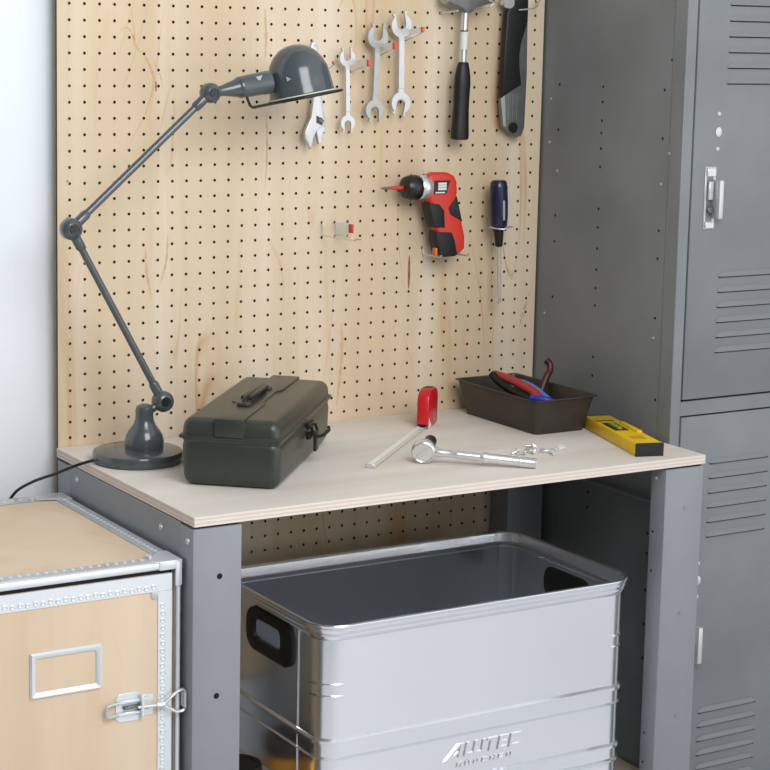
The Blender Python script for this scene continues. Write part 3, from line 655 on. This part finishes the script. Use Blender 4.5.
# ------------------------------------------------------------------ tape measure
tm = thing('tape_measure', 'red tape measure standing on the worktop with its blade drawn out', 'tape measure', (.611, -.095, TZ))
TMm = Matrix.Translation((.598, -.1305, TZ)) @ Matrix.Rotation(R(42), 4, 'Z') @ Matrix.Diagonal((1.0, 1.0, 1.06, 1))      # x away along the case, y across
sidep = [(0, .001), (.056, .001), (.060, .006), (.061, .046), (.057, .056), (.046, .0615), (.022, .062), (.006, .056), (.0, .048)]
MB().prism(sidep, 0, .021, .0022, 2).xf(TMm).build('body', m_red, tm)
MB().prism([(.012, .0555), (.026, .0626), (.046, .0622), (.054, .0575), (.046, .0600), (.028, .0598)], .004, .017, .0006, 1).xf(TMm).build('top_clip', m_blackpl, tm)
MB().prism([(.001, .001), (.004, .0165), (.010, .010), (.018, .004), (.012, .001)], -.0006, .002).xf(TMm).build('badge', m_white, tm)
MB().box((-.0012, .003, .001), (.004, .018, .0065)).xf(TMm).build('blade_slot', m_hole, tm)
TB = Matrix.Translation((.5905, -.1235, TZ)) @ Matrix.Rotation(R(42.9), 4, 'Z') @ Matrix.Translation((0, -.0145, 0))
t = bmesh.new(); rows = []
for s_ in (0, 1):
    x = .004 if s_ == 0 else -.322
    rows.append([t.verts.new((x, .0145 + .0080 * q, .0016 + .0022 * q * q)) for q in (-1, -.5, 0, .5, 1)] + [t.verts.new((x, .0145 + .0080 * q, .0012 + .0022 * q * q)) for q in (1, .5, 0, -.5, -1)])
for kk in range(10): t.faces.new((rows[0][kk], rows[0][(kk + 1) % 10], rows[1][(kk + 1) % 10], rows[1][kk]))
t.faces.new(rows[0]); t.faces.new(rows[1][::-1]); bmesh.ops.recalc_face_normals(t, faces=t.faces[:])
bld = MB().add(t).xf(TB).build('blade', m_blade, tm)
tk = MB()
for q in range(60): tk.box((-.305 + q * .005, .0135 if q % 2 else .011, .0015), (-.3045 + q * .005, .0155 if q % 2 else .0155, .0020))
tk.xf(TB).build('scale_marks', m_dullsteel, bld)
MB().box((-.3245, .0065, .0003), (-.3215, .0225, .0065), .0006).xf(TB).build('end_hook', m_chrome, tm)

# ------------------------------------------------------------------ ratchet
ra = thing('ratchet_wrench', 'chrome ratchet with knurled handle lying near the front edge of the worktop', 'ratchet', (.4455, -.352, TZ))
A = Vector((.4455, -.3515, .7700)); B = Vector((.5840, -.4580, .7580)); d = (B - A).normalized(); nn = Vector((-d.y, d.x, 0)).normalized()
if nn.y > 0: nn = -nn
nn = (Matrix.Rotation(R(10), 3, d) @ nn); nn = nn if nn.z < 0 else Matrix.Rotation(R(-20), 3, d) @ nn
MB().lathe([(0, -.008), (.0155, -.008), (.0190, -.0055), (.0195, 0), (.0190, .0055), (.0168, .0080), (.0160, .0084), (.0146, .0074), (.0126, .0076), (0, .0078)], A, nn, 40, cap=False).build('head', m_chrome, ra)
sp = A + nn * .0078
MB().prism([(-.0135, -.0015), (.006, -.004), (.011, 0), (.006, .004), (-.0135, .0015)], -.0022, .0004, .0006, 1).xf(Matrix.Translation(sp) @ Matrix.Rotation(math.atan2(d.y, d.x), 4, 'Z') @ Matrix.Rotation(R(-42), 4, 'Y')).build('switch_lever', m_chrome, ra)
MB().lathe([(.0058, .006), (.0058, .010), (.0095, .0115), (.0098, .030), (.0088, .031), (.0065, .031), (.006, .022), (0, .022)], A + Vector((.010, .001, .0040)), -nn, 24, cap=False).build('socket', m_socket, ra)
Lh = (B - A).length
hp_ = [(.0060, .016), (.0075, .020), (.0052, .032), (.0054, .050)]
for q in range(10): hp_ += [(.0060, .052 + q * .0038), (.0057, .0538 + q * .0038)]
hp_ += [(.0062, .092), (.0080, .094), (.0080, .100), (.0068, .102)]
hp_ += [(.0068, .150)]
for q in range(6): hp_ += [(.0076, .151 + q * .004), (.0070, .1530 + q * .004)]
hp_ += [(.0075, Lh), (.006, Lh + .0015), (0, Lh + .0015)]; hp_ = [(r_ * 1.10, h_) for r_, h_ in hp_]
MB().lathe(hp_, A, d, 24).build('handle', m_chrome, ra)

# ------------------------------------------------------------------ screws and plugs
def screw(x, y, a, lab, L=.016, s=1.15):
    t = thing('screw', lab, 'screw', (x, y, TZ), 'loose screws on the worktop')
    dv = Vector((math.cos(R(a)), math.sin(R(a)), 0)); p = Vector((x, y, TZ + .0042 * s))
    MB().lathe([(0, -.003 * s), (.003 * s, -.0028 * s), (.0041 * s, -.0008 * s), (.0041 * s, 0), (.0018 * s, .0012 * s)], p, -dv, 14).build('screw_head', m_chrome, t)
    pr = [(.0018 * s, 0)]
    for q in range(7): pr += [(.0020 * s, .001 + q * L / 8), (.0014 * s, .001 + (q + .5) * L / 8)]
    MB().lathe(pr + [(0, L)], p - Vector((0, 0, .0012)) , dv - Vector((0, 0, .12)), 12).build('thread', m_chrome, t)
SC = [(.6215, -.3560, 200, 'leftmost loose screw of the small pile'), (.6260, -.3730, 150, 'loose screw at the pile front left, nearest the ratchet handle'), (.6400, -.3600, 20, 'loose screw pointing right in the middle of the pile'),
      (.6430, -.3760, 100, 'loose screw at the front of the small pile'), (.6600, -.3500, 60, 'loose screw touching the back of the pile'), (.6700, -.3350, 110, 'loose screw farthest back, standing out above the pile'),
      (.6590, -.3720, 10, 'loose screw at the right side of the pile'), (.6690, -.3840, 250, 'rightmost loose screw next to the clear wall plug')]
for q in SC: screw(*q)
for x, y, a, lb in ((.7030, -.3640, 40, 'clear plastic wall plug lying right of the loose screws'), (.6880, -.3760, 20, 'small clear plastic plug nearest the worktop front edge')):
    dv = Vector((math.cos(R(a)), math.sin(R(a)), 0))
    o = MB().lathe([(.0052, 0), (.0052, .002), (.0036, .003), (.0034, .018), (.002, .022), (0, .022)], (x, y, TZ + .0053), dv, 14).build('wall_plug', m_clear, None)
    tag(o, lb, 'wall plug')

# ------------------------------------------------------------------ metal tray with pliers
ty = thing('metal_tray', 'blackened steel loaf-shaped tray holding pliers at the back of the worktop', 'tray', (.79, -.147, TZ))
def tray_bm():
    t = bmesh.new(); rings = []
    bx0, bx1, by0, by1 = .7360, .8340, -.2500, -.0450; TW = .0018
    for z, o in ((.0012, 0), (.0006, .003), (.012, .0055), (.058, .0150), (.0600, .0195), (.0615, .0195), (.0617, .0180), (.0610, .0145), (.058, .0132), (.012, .0037), (.0032, .001)):
        q = rrect(bx0 - o, bx1 + o, by0 - o, by1 + o, .010, [], 5); rings.append([t.verts.new((x, y, TZ + z)) for x, y in q])
    n = len(rings[0])
    for a, b in zip(rings, rings[1:]):
        for k in range(n): t.faces.new((a[k], a[(k + 1) % n], b[(k + 1) % n], b[k]))
    t.faces.new(rings[0][::-1]); t.faces.new(rings[-1]); bmesh.ops.recalc_face_normals(t, faces=t.faces[:]); return t
MB().add(tray_bm()).build('pan', m_tray, ty)
def pliers(label, grips, pivot, jaw):
    t = thing('pliers', label, 'pliers', pivot, None)
    for nm, pts, r, mm in grips: MB().tube(pts, r, 12, smooth=5).build('grip', mm, t)
    pv = Vector(pivot); jw = Vector(jaw)
    MB().cyl(pv + Vector((0, 0, -.006)), pv + Vector((0, 0, .006)), .0095, n=20, bev=.001).tube([pv, pv * .5 + jw * .5, jw], [.008, .003], 10).build('jaws', m_tool_dk, t)
pliers('pliers with a coral red grip resting over the left end of the steel tray',
       [('g', [(.7640, -.0850, .8250), (.7740, -.1080, .8210), (.7850, -.1340, .8130), (.7950, -.1620, .8020), (.7960, -.1880, .7860)], [.0070, .0088], m_coral),
        ('g', [(.7560, -.0880, .8270), (.7600, -.1080, .8140), (.7700, -.1330, .8020), (.7840, -.1660, .7910), (.7940, -.1880, .7830)], [.0065, .0070], m_black)],
       (.7955, -.1960, .7780), (.798, -.226, .764))
pliers('pliers with pale blue grips lying in the middle of the steel tray',
       [('g', [(.8000, -.0980, .8120), (.8070, -.1150, .8110), (.8170, -.1330, .8040), (.8220, -.1600, .7920), (.8230, -.2000, .7780)], .0052, m_blue),
        ('g', [(.7720, -.1840, .7985), (.7800, -.1960, .7985), (.7930, -.2070, .7970), (.8080, -.2120, .7890), (.8180, -.2130, .7800)], .0058, m_blue2)],
       (.8215, -.2120, .7740), (.8210, -.2360, .7620))
pliers('pliers with a dark red curved grip sticking up at the tray right side',
       [('g', [(.8500, -.1180, .8500), (.8555, -.1215, .8430), (.8540, -.1260, .8320), (.8440, -.1290, .8200), (.8350, -.1310, .8020), (.8280, -.134, .788)], [.0062, .0062], m_maroon)],
       (.822, -.130, .777), (.812, -.110, .762))

# ------------------------------------------------------------------ spirit level
LM = Matrix.Translation((.7801, -.4613, TZ)) @ Matrix.Rotation(R(-16.5), 4, 'Z')     # x across, y away
lv_ = thing('spirit_level', 'short yellow spirit level with black end cap at the right front of the worktop', 'spirit level', (.8, -.36, TZ))
W_, Ln, Hh = .0475, .232, .0212
MB().box((0, .0035, .0003), (W_, Ln, Hh), .0022, 2).xf(LM).build('body', m_yellow, lv_)
MB().box((-.0002, 0, 0), (W_ + .0002, .0045, Hh + .0004), .0008, 1).xf(LM).build('end_cap', m_blackpl, lv_)
MB().box((-.0002, Ln - .001, 0), (W_ + .0002, Ln + .003, Hh + .0004), .0008, 1).xf(LM).build('end_cap', m_blackpl, lv_)
vw = MB().box((.006, .105, Hh - .002), (.030, .165, Hh + .0012), .0008).xf(LM).build('vial_window', m_blackpl, lv_)
MB().cyl((.018, .112, Hh + .0005), (.018, .158, Hh + .0005), .0042, n=14, bev=.001).xf(LM).build('vial', m_vial, vw)
MB().box((.002, .182, Hh - .001), (W_ - .012, .188, Hh + .0004)).xf(LM).build('black_stripe', m_blackpl, lv_)
MB().box((.036, .085, Hh - .0012), (.0455, .165, Hh + .0030), .0010, 2).xf(LM).build('top_rail', m_yellow, lv_)
gr_ = MB()
for q in range(7): gr_.box((.010 + q * .0036, .035, Hh - .0004), (.0118 + q * .0036, .062, Hh + .0002))
gr_.xf(LM).build('printed_scale', mat('faded_ink', (176, 140, 26), .5), lv_)

# ------------------------------------------------------------------ hooks
HG = 'wire hooks plugged into the pegboard'
def hook(label, x, z, out, rise, drop=0., cap=None, plate=None, capmat=None):
    h = thing('peg_hook', label, 'hook', (x, 0, z))
    pts = [(x, .010, z), (x, -.004, z)]
    if drop: pts += [(x, -.006, z - drop)]
    e = Vector((x, -out, z - drop + rise)); pts += [tuple(e), (e.x, e.y - .003, e.z + .004)]
    MB().tube(pts, .0013, 8).build('wire', m_chrome, h)
    if plate:
        px, y0, y1, z0, z1 = plate; s_ = .10
        MB().prism([(-y0, z0), (-y1, z0 + (y1 - y0) * s_), (-y1, z1 + (y1 - y0) * s_), (-y0, z1)], px - .0011, px + .0011, axis='x').build('clear_sleeve', m_clear, h)
    if cap:
        px, y0, y1, z0, z1 = cap
        MB().box((px - .0025, -y1, z0), (px + .0025, -y0, z1), .001, 2).build('end_cap', capmat or m_cap, h)
    return h
hook('wire hook with orange cap behind the smallest open-end wrench', .508, 1.3488, .060, .012, 0, (.508, .056, .063, 1.3590, 1.3705), (.508, .014, .056, 1.3540, 1.3670))
hook('wire hook with orange cap behind the middle dull open-end wrench', .5588, 1.3742, .058, .016, 0, (.5588, .055, .062, 1.3880, 1.4000), (.5588, .014, .055, 1.3830, 1.3960))
hook('wire hook with orange cap behind the largest open-end wrench', .6096, 1.3996, .066, .018, 0, (.6096, .062, .068, 1.4170, 1.4260), (.6096, .016, .062, 1.4120, 1.4210))
h4 = hook('wire hook behind the lamp shade holding the adjustable wrench', .4572, 1.3488, .032, .012, 0, (.4572, .028, .034, 1.3610, 1.3665))
MB().tube([(.4318, .010, 1.3996), (.4318, -.006, 1.3996), (.4245, -.030, 1.3905)], .0012, 8).build('second_wire', m_chrome, h4)
eh = hook('empty wire hook with clear sleeve and red cap left of the drill', .4572, 1.0948, .112, .002, .0215, (.4826, .050, .060, 1.0815, 1.0965), (.4826, .006, .050, 1.0730, 1.0950), m_red)
MB().tube([(.4826, .010, 1.0948), (.4826, -.004, 1.0948), (.4826, -.006, 1.0735), (.4826, -.058, 1.0740)], .0012, 8).tube([(.4572, -.098, 1.0752), (.4700, -.108, 1.0765), (.4572, -.113, 1.0778)], .0011, 8).build('second_wire', m_chrome, eh)

# ------------------------------------------------------------------ open-end wrenches
def wrench(label, top, bot, rt, rb, wt, st, sb, mm, group='open-end wrenches on the pegboard', y=-.020, thick=.0055):
    """flat double open-end wrench: heads of radius rt/rb at top/bot, slots tilted st/sb degrees"""
    T_, B_ = Vector((top[0], top[1])), Vector((bot[0], bot[1])); ax = (T_ - B_).normalized()
    def head(c, r, axd, tilt, sw):
        out = []; ex = Vector((axd.y, -axd.x))              # right of the outward direction
        sd = Matrix.Rotation(R(tilt), 2) @ axd; sx = Vector((sd.y, -sd.x))
        a0 = math.atan2(-math.sqrt(max(r * r - (wt * .62) ** 2, 0)), wt * .62)
        phi0 = math.atan2(axd.y, axd.x)
        # right half: from the shank round to the right jaw tip
        half = R(36)
        base = PI / 2
        pr = []
        for k in range(13):
            a = a0 + (base - half + R(tilt) - a0) * k / 12
            q = c + ex * math.cos(a) * r + axd * math.sin(a) * r; pr.append(q)
        tipR = c + sx * sw * .5 + sd * r * 1.16; tipR2 = c + sx * (sw * .5 + r * .30) + sd * r * 1.04
        inner = [c + sx * sw * .5 + sd * r * .05]
        for k in range(1, 6):
            a = -PI * k / 6; inner.append(c + sx * sw * .5 * math.cos(a) + sd * (r * .05 + sw * .42 * math.sin(a)))
        inner.append(c - sx * sw * .5 + sd * r * .05)
        tipL = c - sx * sw * .5 + sd * r * 1.16; tipL2 = c - sx * (sw * .5 + r * .30) + sd * r * 1.04
        pl = []
        for k in range(13):
            a = a0 + (base - half - R(tilt) - a0) * k / 12
            pl.append(c - ex * math.cos(a) * r + axd * math.sin(a) * r)
        return pr + [tipR2, tipR] + inner + [tipL, tipL2] + pl[::-1]
    o1 = head(T_, rt, ax, st, rt * .86)
    o2 = head(B_, rb, -ax, sb, rb * .86)
    pts = [(p.x, p.y) for p in o1 + o2]
    w_ = MB().prism(pts, y + thick / 2, y - thick / 2, .0005, 1)
    o = w_.build('open_end_wrench', mm, None); tag(o, label, 'wrench', group)
    mid = (T_ + B_) / 2; L2 = (T_ - B_).length / 2 - rt - .004; ex = Vector((ax.y, -ax.x))
    q = [mid + ex * s1 * wt * .62 + ax * s2 * L2 for s1, s2 in ((-1, -1), (1, -1), (1, 1), (-1, 1))]
    MB().prism([(p.x, p.y) for p in q], y - thick / 2 + .0005, y - thick / 2 - .0008, .0005, 1).build('shank_panel', mm, o)
wrench('smallest bright open-end wrench, leftmost of the three hanging in a row', (.4886, 1.3722), (.4918, 1.2635), .0150, .0140, .0066, 3, -2, m_steel)
wrench('dull grey open-end wrench, middle of the three hanging in a row', (.5476, 1.4080), (.5442, 1.2850), .0200, .0178, .0085, -2, 4, m_dullsteel)
wrench('largest open-end wrench, rightmost of the three hanging in a row', (.5945, 1.4275), (.5966, 1.2970), .0205, .0190, .0090, 10, -12, m_steel)

# adjustable wrench behind the lamp shade
aw = MB().prism([(.4180, 1.3900), (.4200, 1.3960), (.4240, 1.3985), (.4290, 1.3965), (.4305, 1.3900), (.4401, 1.3061), (.4440, 1.2830), (.4489, 1.2630), (.4470, 1.2555), (.4350, 1.2480), (.4300, 1.2490),
                 (.4262, 1.2400), (.4240, 1.2300), (.4198, 1.2215), (.4150, 1.2300), (.4095, 1.2392), (.4090, 1.2495), (.4145, 1.2620), (.4208, 1.2735), (.4242, 1.3061)], -.016, -.024, .0014, 2).build('adjustable_wrench', m_steel, None)
tag(aw, 'silver adjustable wrench hanging head down behind the lamp shade', 'wrench')
MB().prism([(.4300, 1.2500), (.4352, 1.2285), (.4395, 1.2310), (.4410, 1.2420), (.4475, 1.2545), (.4440, 1.2600), (.4340, 1.2560)], -.0165, -.0245, .001, 1).build('movable_jaw', m_steel, aw)
MB().cyl((.4345, -.0205, 1.2705), (.4430, -.0205, 1.2650), .0052, n=14).build('knurled_wheel', m_tool_dk, aw)
mk = MB()
for q in range(4): mk.box((.4300 + q * .0030, -.0250, 1.2640 - q * .0012), (.4318 + q * .0030, -.0238, 1.2760 - q * .0012))
mk.build('stamped_mark', m_blackpl, aw)

# ------------------------------------------------------------------ hammer
hm = thing('hammer', 'steel hammer with black rubber grip hanging from the pegboard', 'hammer', (.712, -.03, 1.24))
hx, hy = .7155, -.034
MB().prism([(.6715, 1.4725), (.6745, 1.4675), (.6850, 1.4645), (.7050, 1.4585), (.7090, 1.4520), (.7215, 1.4520), (.7270, 1.4590), (.7480, 1.4650), (.7700, 1.4705), (.7700, 1.4760), (.7480, 1.4850), (.7300, 1.4900), (.7050, 1.4905), (.6850, 1.4880), (.6720, 1.4860)], hy + .011, hy - .012, .003, 2).build('head', m_tool_dk, hm)
MB().lathe([(.0125, 0), (.0140, .002), (.0140, .006), (.0120, .008)], (.6700, hy, 1.4792), (1, 0, 0), 24).build('striking_face', m_dullsteel, hm)
st = MB().tube([(.7155, hy, 1.470), (.7130, hy, 1.3600)], .0064, 16).build('shaft', m_chrome, hm)
MB().lathe([(.0068, 0), (.0068, .030)], (.7140, hy, 1.3900), (.0227, 0, 1), 20).build('shaft_label', m_white, st)
MB().lathe([(.0069, .0), (.0069, .0022)], (.7144, hy, 1.4195), (0, 0, 1), 20).build('label_band', m_blackpl, st)
g = MB(); Ms = Matrix.Translation((.7105, hy, 1.234)) @ Matrix.Rotation(R(1.6), 4, 'Y') @ Matrix.Diagonal((.90, .76, 1, 1))
g.lathe([(.0150, 0), (.0182, .002), (.0188, .008), (.0172, .030), (.0160, .055), (.0162, .080), (.0168, .095), (.0158, .110), (.0130, .124), (.0105, .1325), (.0095, .1335)], (0, 0, 0), (0, 0, 1), 32)
g.xf(Ms).build('grip', m_black, hm)
hh_ = hook('wire hook under the hammer head', .7366, 1.4504, .062, .010, 0)
MB().tube([(.6858, .010, 1.4504), (.6858, -.004, 1.4504), (.6858, -.056, 1.4545)], .0013, 8).build('second_wire', m_chrome, hh_)
MB().tube([(.7366, -.052, 1.4590), (.7440, -.064, 1.4630), (.7520, -.066, 1.4690), (.7480, -.058, 1.4740)], .0016, 8, smooth=4).build('hook_tip', m_chrome, hh_)

# ------------------------------------------------------------------ folding saw
fs = thing('folding_saw', 'folding saw with black handle and silver blade guard, hanging right of the hammer', 'folding saw', (.83, -.025, 1.24))
MB().prism([(.8012, 1.3053), (.8078, 1.2559), (.8299, 1.2413), (.8400, 1.2363), (.8490, 1.2390), (.8551, 1.2539), (.8569, 1.3501), (.8550, 1.4391), (.8400, 1.4450), (.8100, 1.4300)], -.016, -.0255, .002, 2).build('blade_guard', m_tool_dk, fs)
MB().prism([(.8015, 1.3050), (.8090, 1.2575), (.8140, 1.2545), (.8095, 1.3110)], -.0245, -.0265, .0005, 1).build('polished_edge', m_steel, fs)
MB().prism([(.8075, 1.4540), (.8044, 1.3972), (.8012, 1.3053), (.8442, 1.3293), (.8390, 1.3600), (.8382, 1.3818), (.8405, 1.4000), (.8449, 1.4136), (.8537, 1.4391), (.8535, 1.4760), (.8500, 1.5250), (.8420, 1.5400), (.8320, 1.4960)], -.014, -.029, .004, 3).build('handle', m_black, fs)
MB().lathe([(.0098, 0), (.0098, .003), (.0085, .0045), (0, .005)], (.8290, -.0250, 1.2535), (0, -1, 0), 10).build('pivot_button', m_blackpl, fs)
MB().cyl((.8010, -.018, 1.4740), (.8120, -.030, 1.4740), .0085, n=16, bev=.001).cyl((.8100, -.033, 1.4710), (.8100, -.026, 1.4710), .0105, n=16, bev=.001).build('lock_knob', m_chrome, fs)
sm = MB()
for q in range(3): sm.box((.8180 + q * .009, -.0260, 1.2680), (.8185 + q * .009, -.0250, 1.312))
sm.build('guard_lines', m_dullsteel, fs)
fh = hook('wire hook arm at the top right corner of the pegboard holding the folding saw', .8890, 1.4758, .010, 0, 0)
MB().tube([(.8890, -.004, 1.4758), (.8850, -.012, 1.4740), (.8650, -.034, 1.4650), (.8450, -.0385, 1.4610), (.8250, -.0385, 1.4590)], .0014, 8, smooth=4).build('long_wire', m_chrome, fh)

# ------------------------------------------------------------------ cordless drill
cd = thing('cordless_screwdriver', 'red and black pistol-grip cordless drill hanging in the middle of the pegboard', 'drill', (.68, -.045, 1.033))
def off(pts): return pts
body = [(.6378, 1.1740), (.6502, 1.1793), (.6783, 1.1787), (.6912, 1.1730), (.6972, 1.1623), (.6987, 1.1434), (.6966, 1.1375), (.7095, 1.0932), (.7166, 1.0667), (.7168, 1.0452), (.7084, 1.0384), (.6958, 1.0329), (.6744, 1.0338), (.6658, 1.0377), (.6595, 1.0594), (.6575, 1.0784), (.6531, 1.0856), (.6478, 1.1211), (.6406, 1.1284), (.6370, 1.1542)]
MB().prism(body, -.030, -.0525, .006, 4).build('housing', m_redor, cd)
for nm, pts in (('grip_pad', [(.6390, 1.1275), (.6603, 1.1243), (.6705, 1.1134), (.6728, 1.0837), (.6515, 1.0843), (.6460, 1.1022)]),
                ('grip_pad', [(.6958, 1.1375), (.7085, 1.0932), (.6835, 1.1059), (.6788, 1.1179), (.6884, 1.1294)]),
                ('grip_pad', [(.6555, 1.0772), (.6873, 1.0749), (.6949, 1.0580), (.6999, 1.0363), (.6958, 1.0331), (.6744, 1.0325), (.6640, 1.0370), (.6575, 1.0593)])):
    MB().prism(pts, -.026, -.0538, .0015, 2).build(nm, m_black, cd)
MB().prism([(.6492, 1.1657), (.6816, 1.1650), (.6738, 1.1416), (.6485, 1.1423)], -.050, -.0538, .0008, 1).build('label_panel', m_blackpl, cd)
wl = MB()
for q in range(3): wl.box((.6560, -.0544, 1.1582 - q * .0046), (.6730, -.0534, 1.1620 - q * .0046))
wl.box((.6505, -.0544, 1.1436), (.6700, -.0534, 1.1460)); wl.build('label_print', m_white, cd)
ccx = Vector((.6390, -.038, 1.1535)); ad = Vector((-1, 0, 0))
MB().lathe([(.0190, -.006), (.0210, 0), (.0213, .004), (.0205, .014), (.0190, .0160)], ccx, ad, 36).build('metal_collar', m_chrome, cd)
MB().lathe([(.0190, .013), (.0208, .015), (.0217, .022), (.0216, .029), (.0205, .035), (.0180, .041), (.0120, .0440), (.0072, .045), (0, .045)], ccx, ad, 36).build('chuck', m_blackpl, cd)
MB().lathe([(.0036, .044), (.0036, .058), (.0028, .073), (0, .073)], ccx, ad, 10).build('bit_holder', m_redor, cd)
MB().lathe([(.0024, .072), (.0024, .080), (.0030, .082), (.0012, .0895), (0, .090)], ccx, ad, 8).build('driver_bit', m_tool_dk, cd)
dh = hook('double wire hook with orange cap under the cordless drill', .6604, 1.0440, .060, 0, .0105, (.6545, .046, .056, 1.0355, 1.0490), None, m_orange)
MB().tube([(.7112, .010, 1.0440), (.7112, -.004, 1.0440), (.7112, -.006, 1.0345), (.7112, -.066, 1.0345), (.7112, -.072, 1.0385)], .0016, 8).build('second_wire', m_chrome, dh)

# ------------------------------------------------------------------ screwdriver
sd_ = thing('screwdriver', 'navy blue screwdriver with a steel blade hanging right of the drill', 'screwdriver', (.795, -.04, .943))
SM = Matrix.Translation((.8005, -.040, .943)) @ Matrix.Rotation(R(-2.2), 4, 'Y')
t = bmesh.new(); prof = [(.0110, .1345), (.0150, .140), (.0164, .160), (.0165, .185), (.0156, .208), (.0142, .2165), (.0110, .2195), (0, .2200)]
MB().lathe(prof, (0, 0, 0), (0, 0, 1), 6 * 4).xf(SM).build('handle', m_navy, sd_)
MB().lathe([(.0060, .1020), (.0066, .104), (.0088, .130), (.0092, .137)], (0, 0, 0), (0, 0, 1), 24).xf(SM).build('collar', m_black, sd_)
MB().lathe([(.0030, .010), (.0030, .106)], (0, 0, 0), (0, 0, 1), 16).box((-.0036, -.0012, 0), (.0036, .0012, .012), .0006).xf(SM).build('blade', m_steel, sd_)
MB().box((-.0020, -.0170, .150), (.0020, -.0158, .185), .0005).xf(SM).build('print', m_badge, sd_)
sk = hook('thin wire loop hook carrying the navy screwdriver', .8128, 1.0694, .012, 0, 0)
MB().tube([(.8128, -.008, 1.0694), (.8160, -.020, 1.0760), (.8160, -.042, 1.0790), (.8080, -.055, 1.0800), (.7950, -.0560, 1.0770), (.7835, -.046, 1.0780), (.7820, -.032, 1.0790)], .0014, 8, smooth=4).tube([(.8128, -.008, 1.0694), (.8240, -.030, 1.0780), (.8250, -.040, 1.0790), (.8160, -.044, 1.0790)], .0014, 8, smooth=4).build('wire_loop', m_chrome, sk)
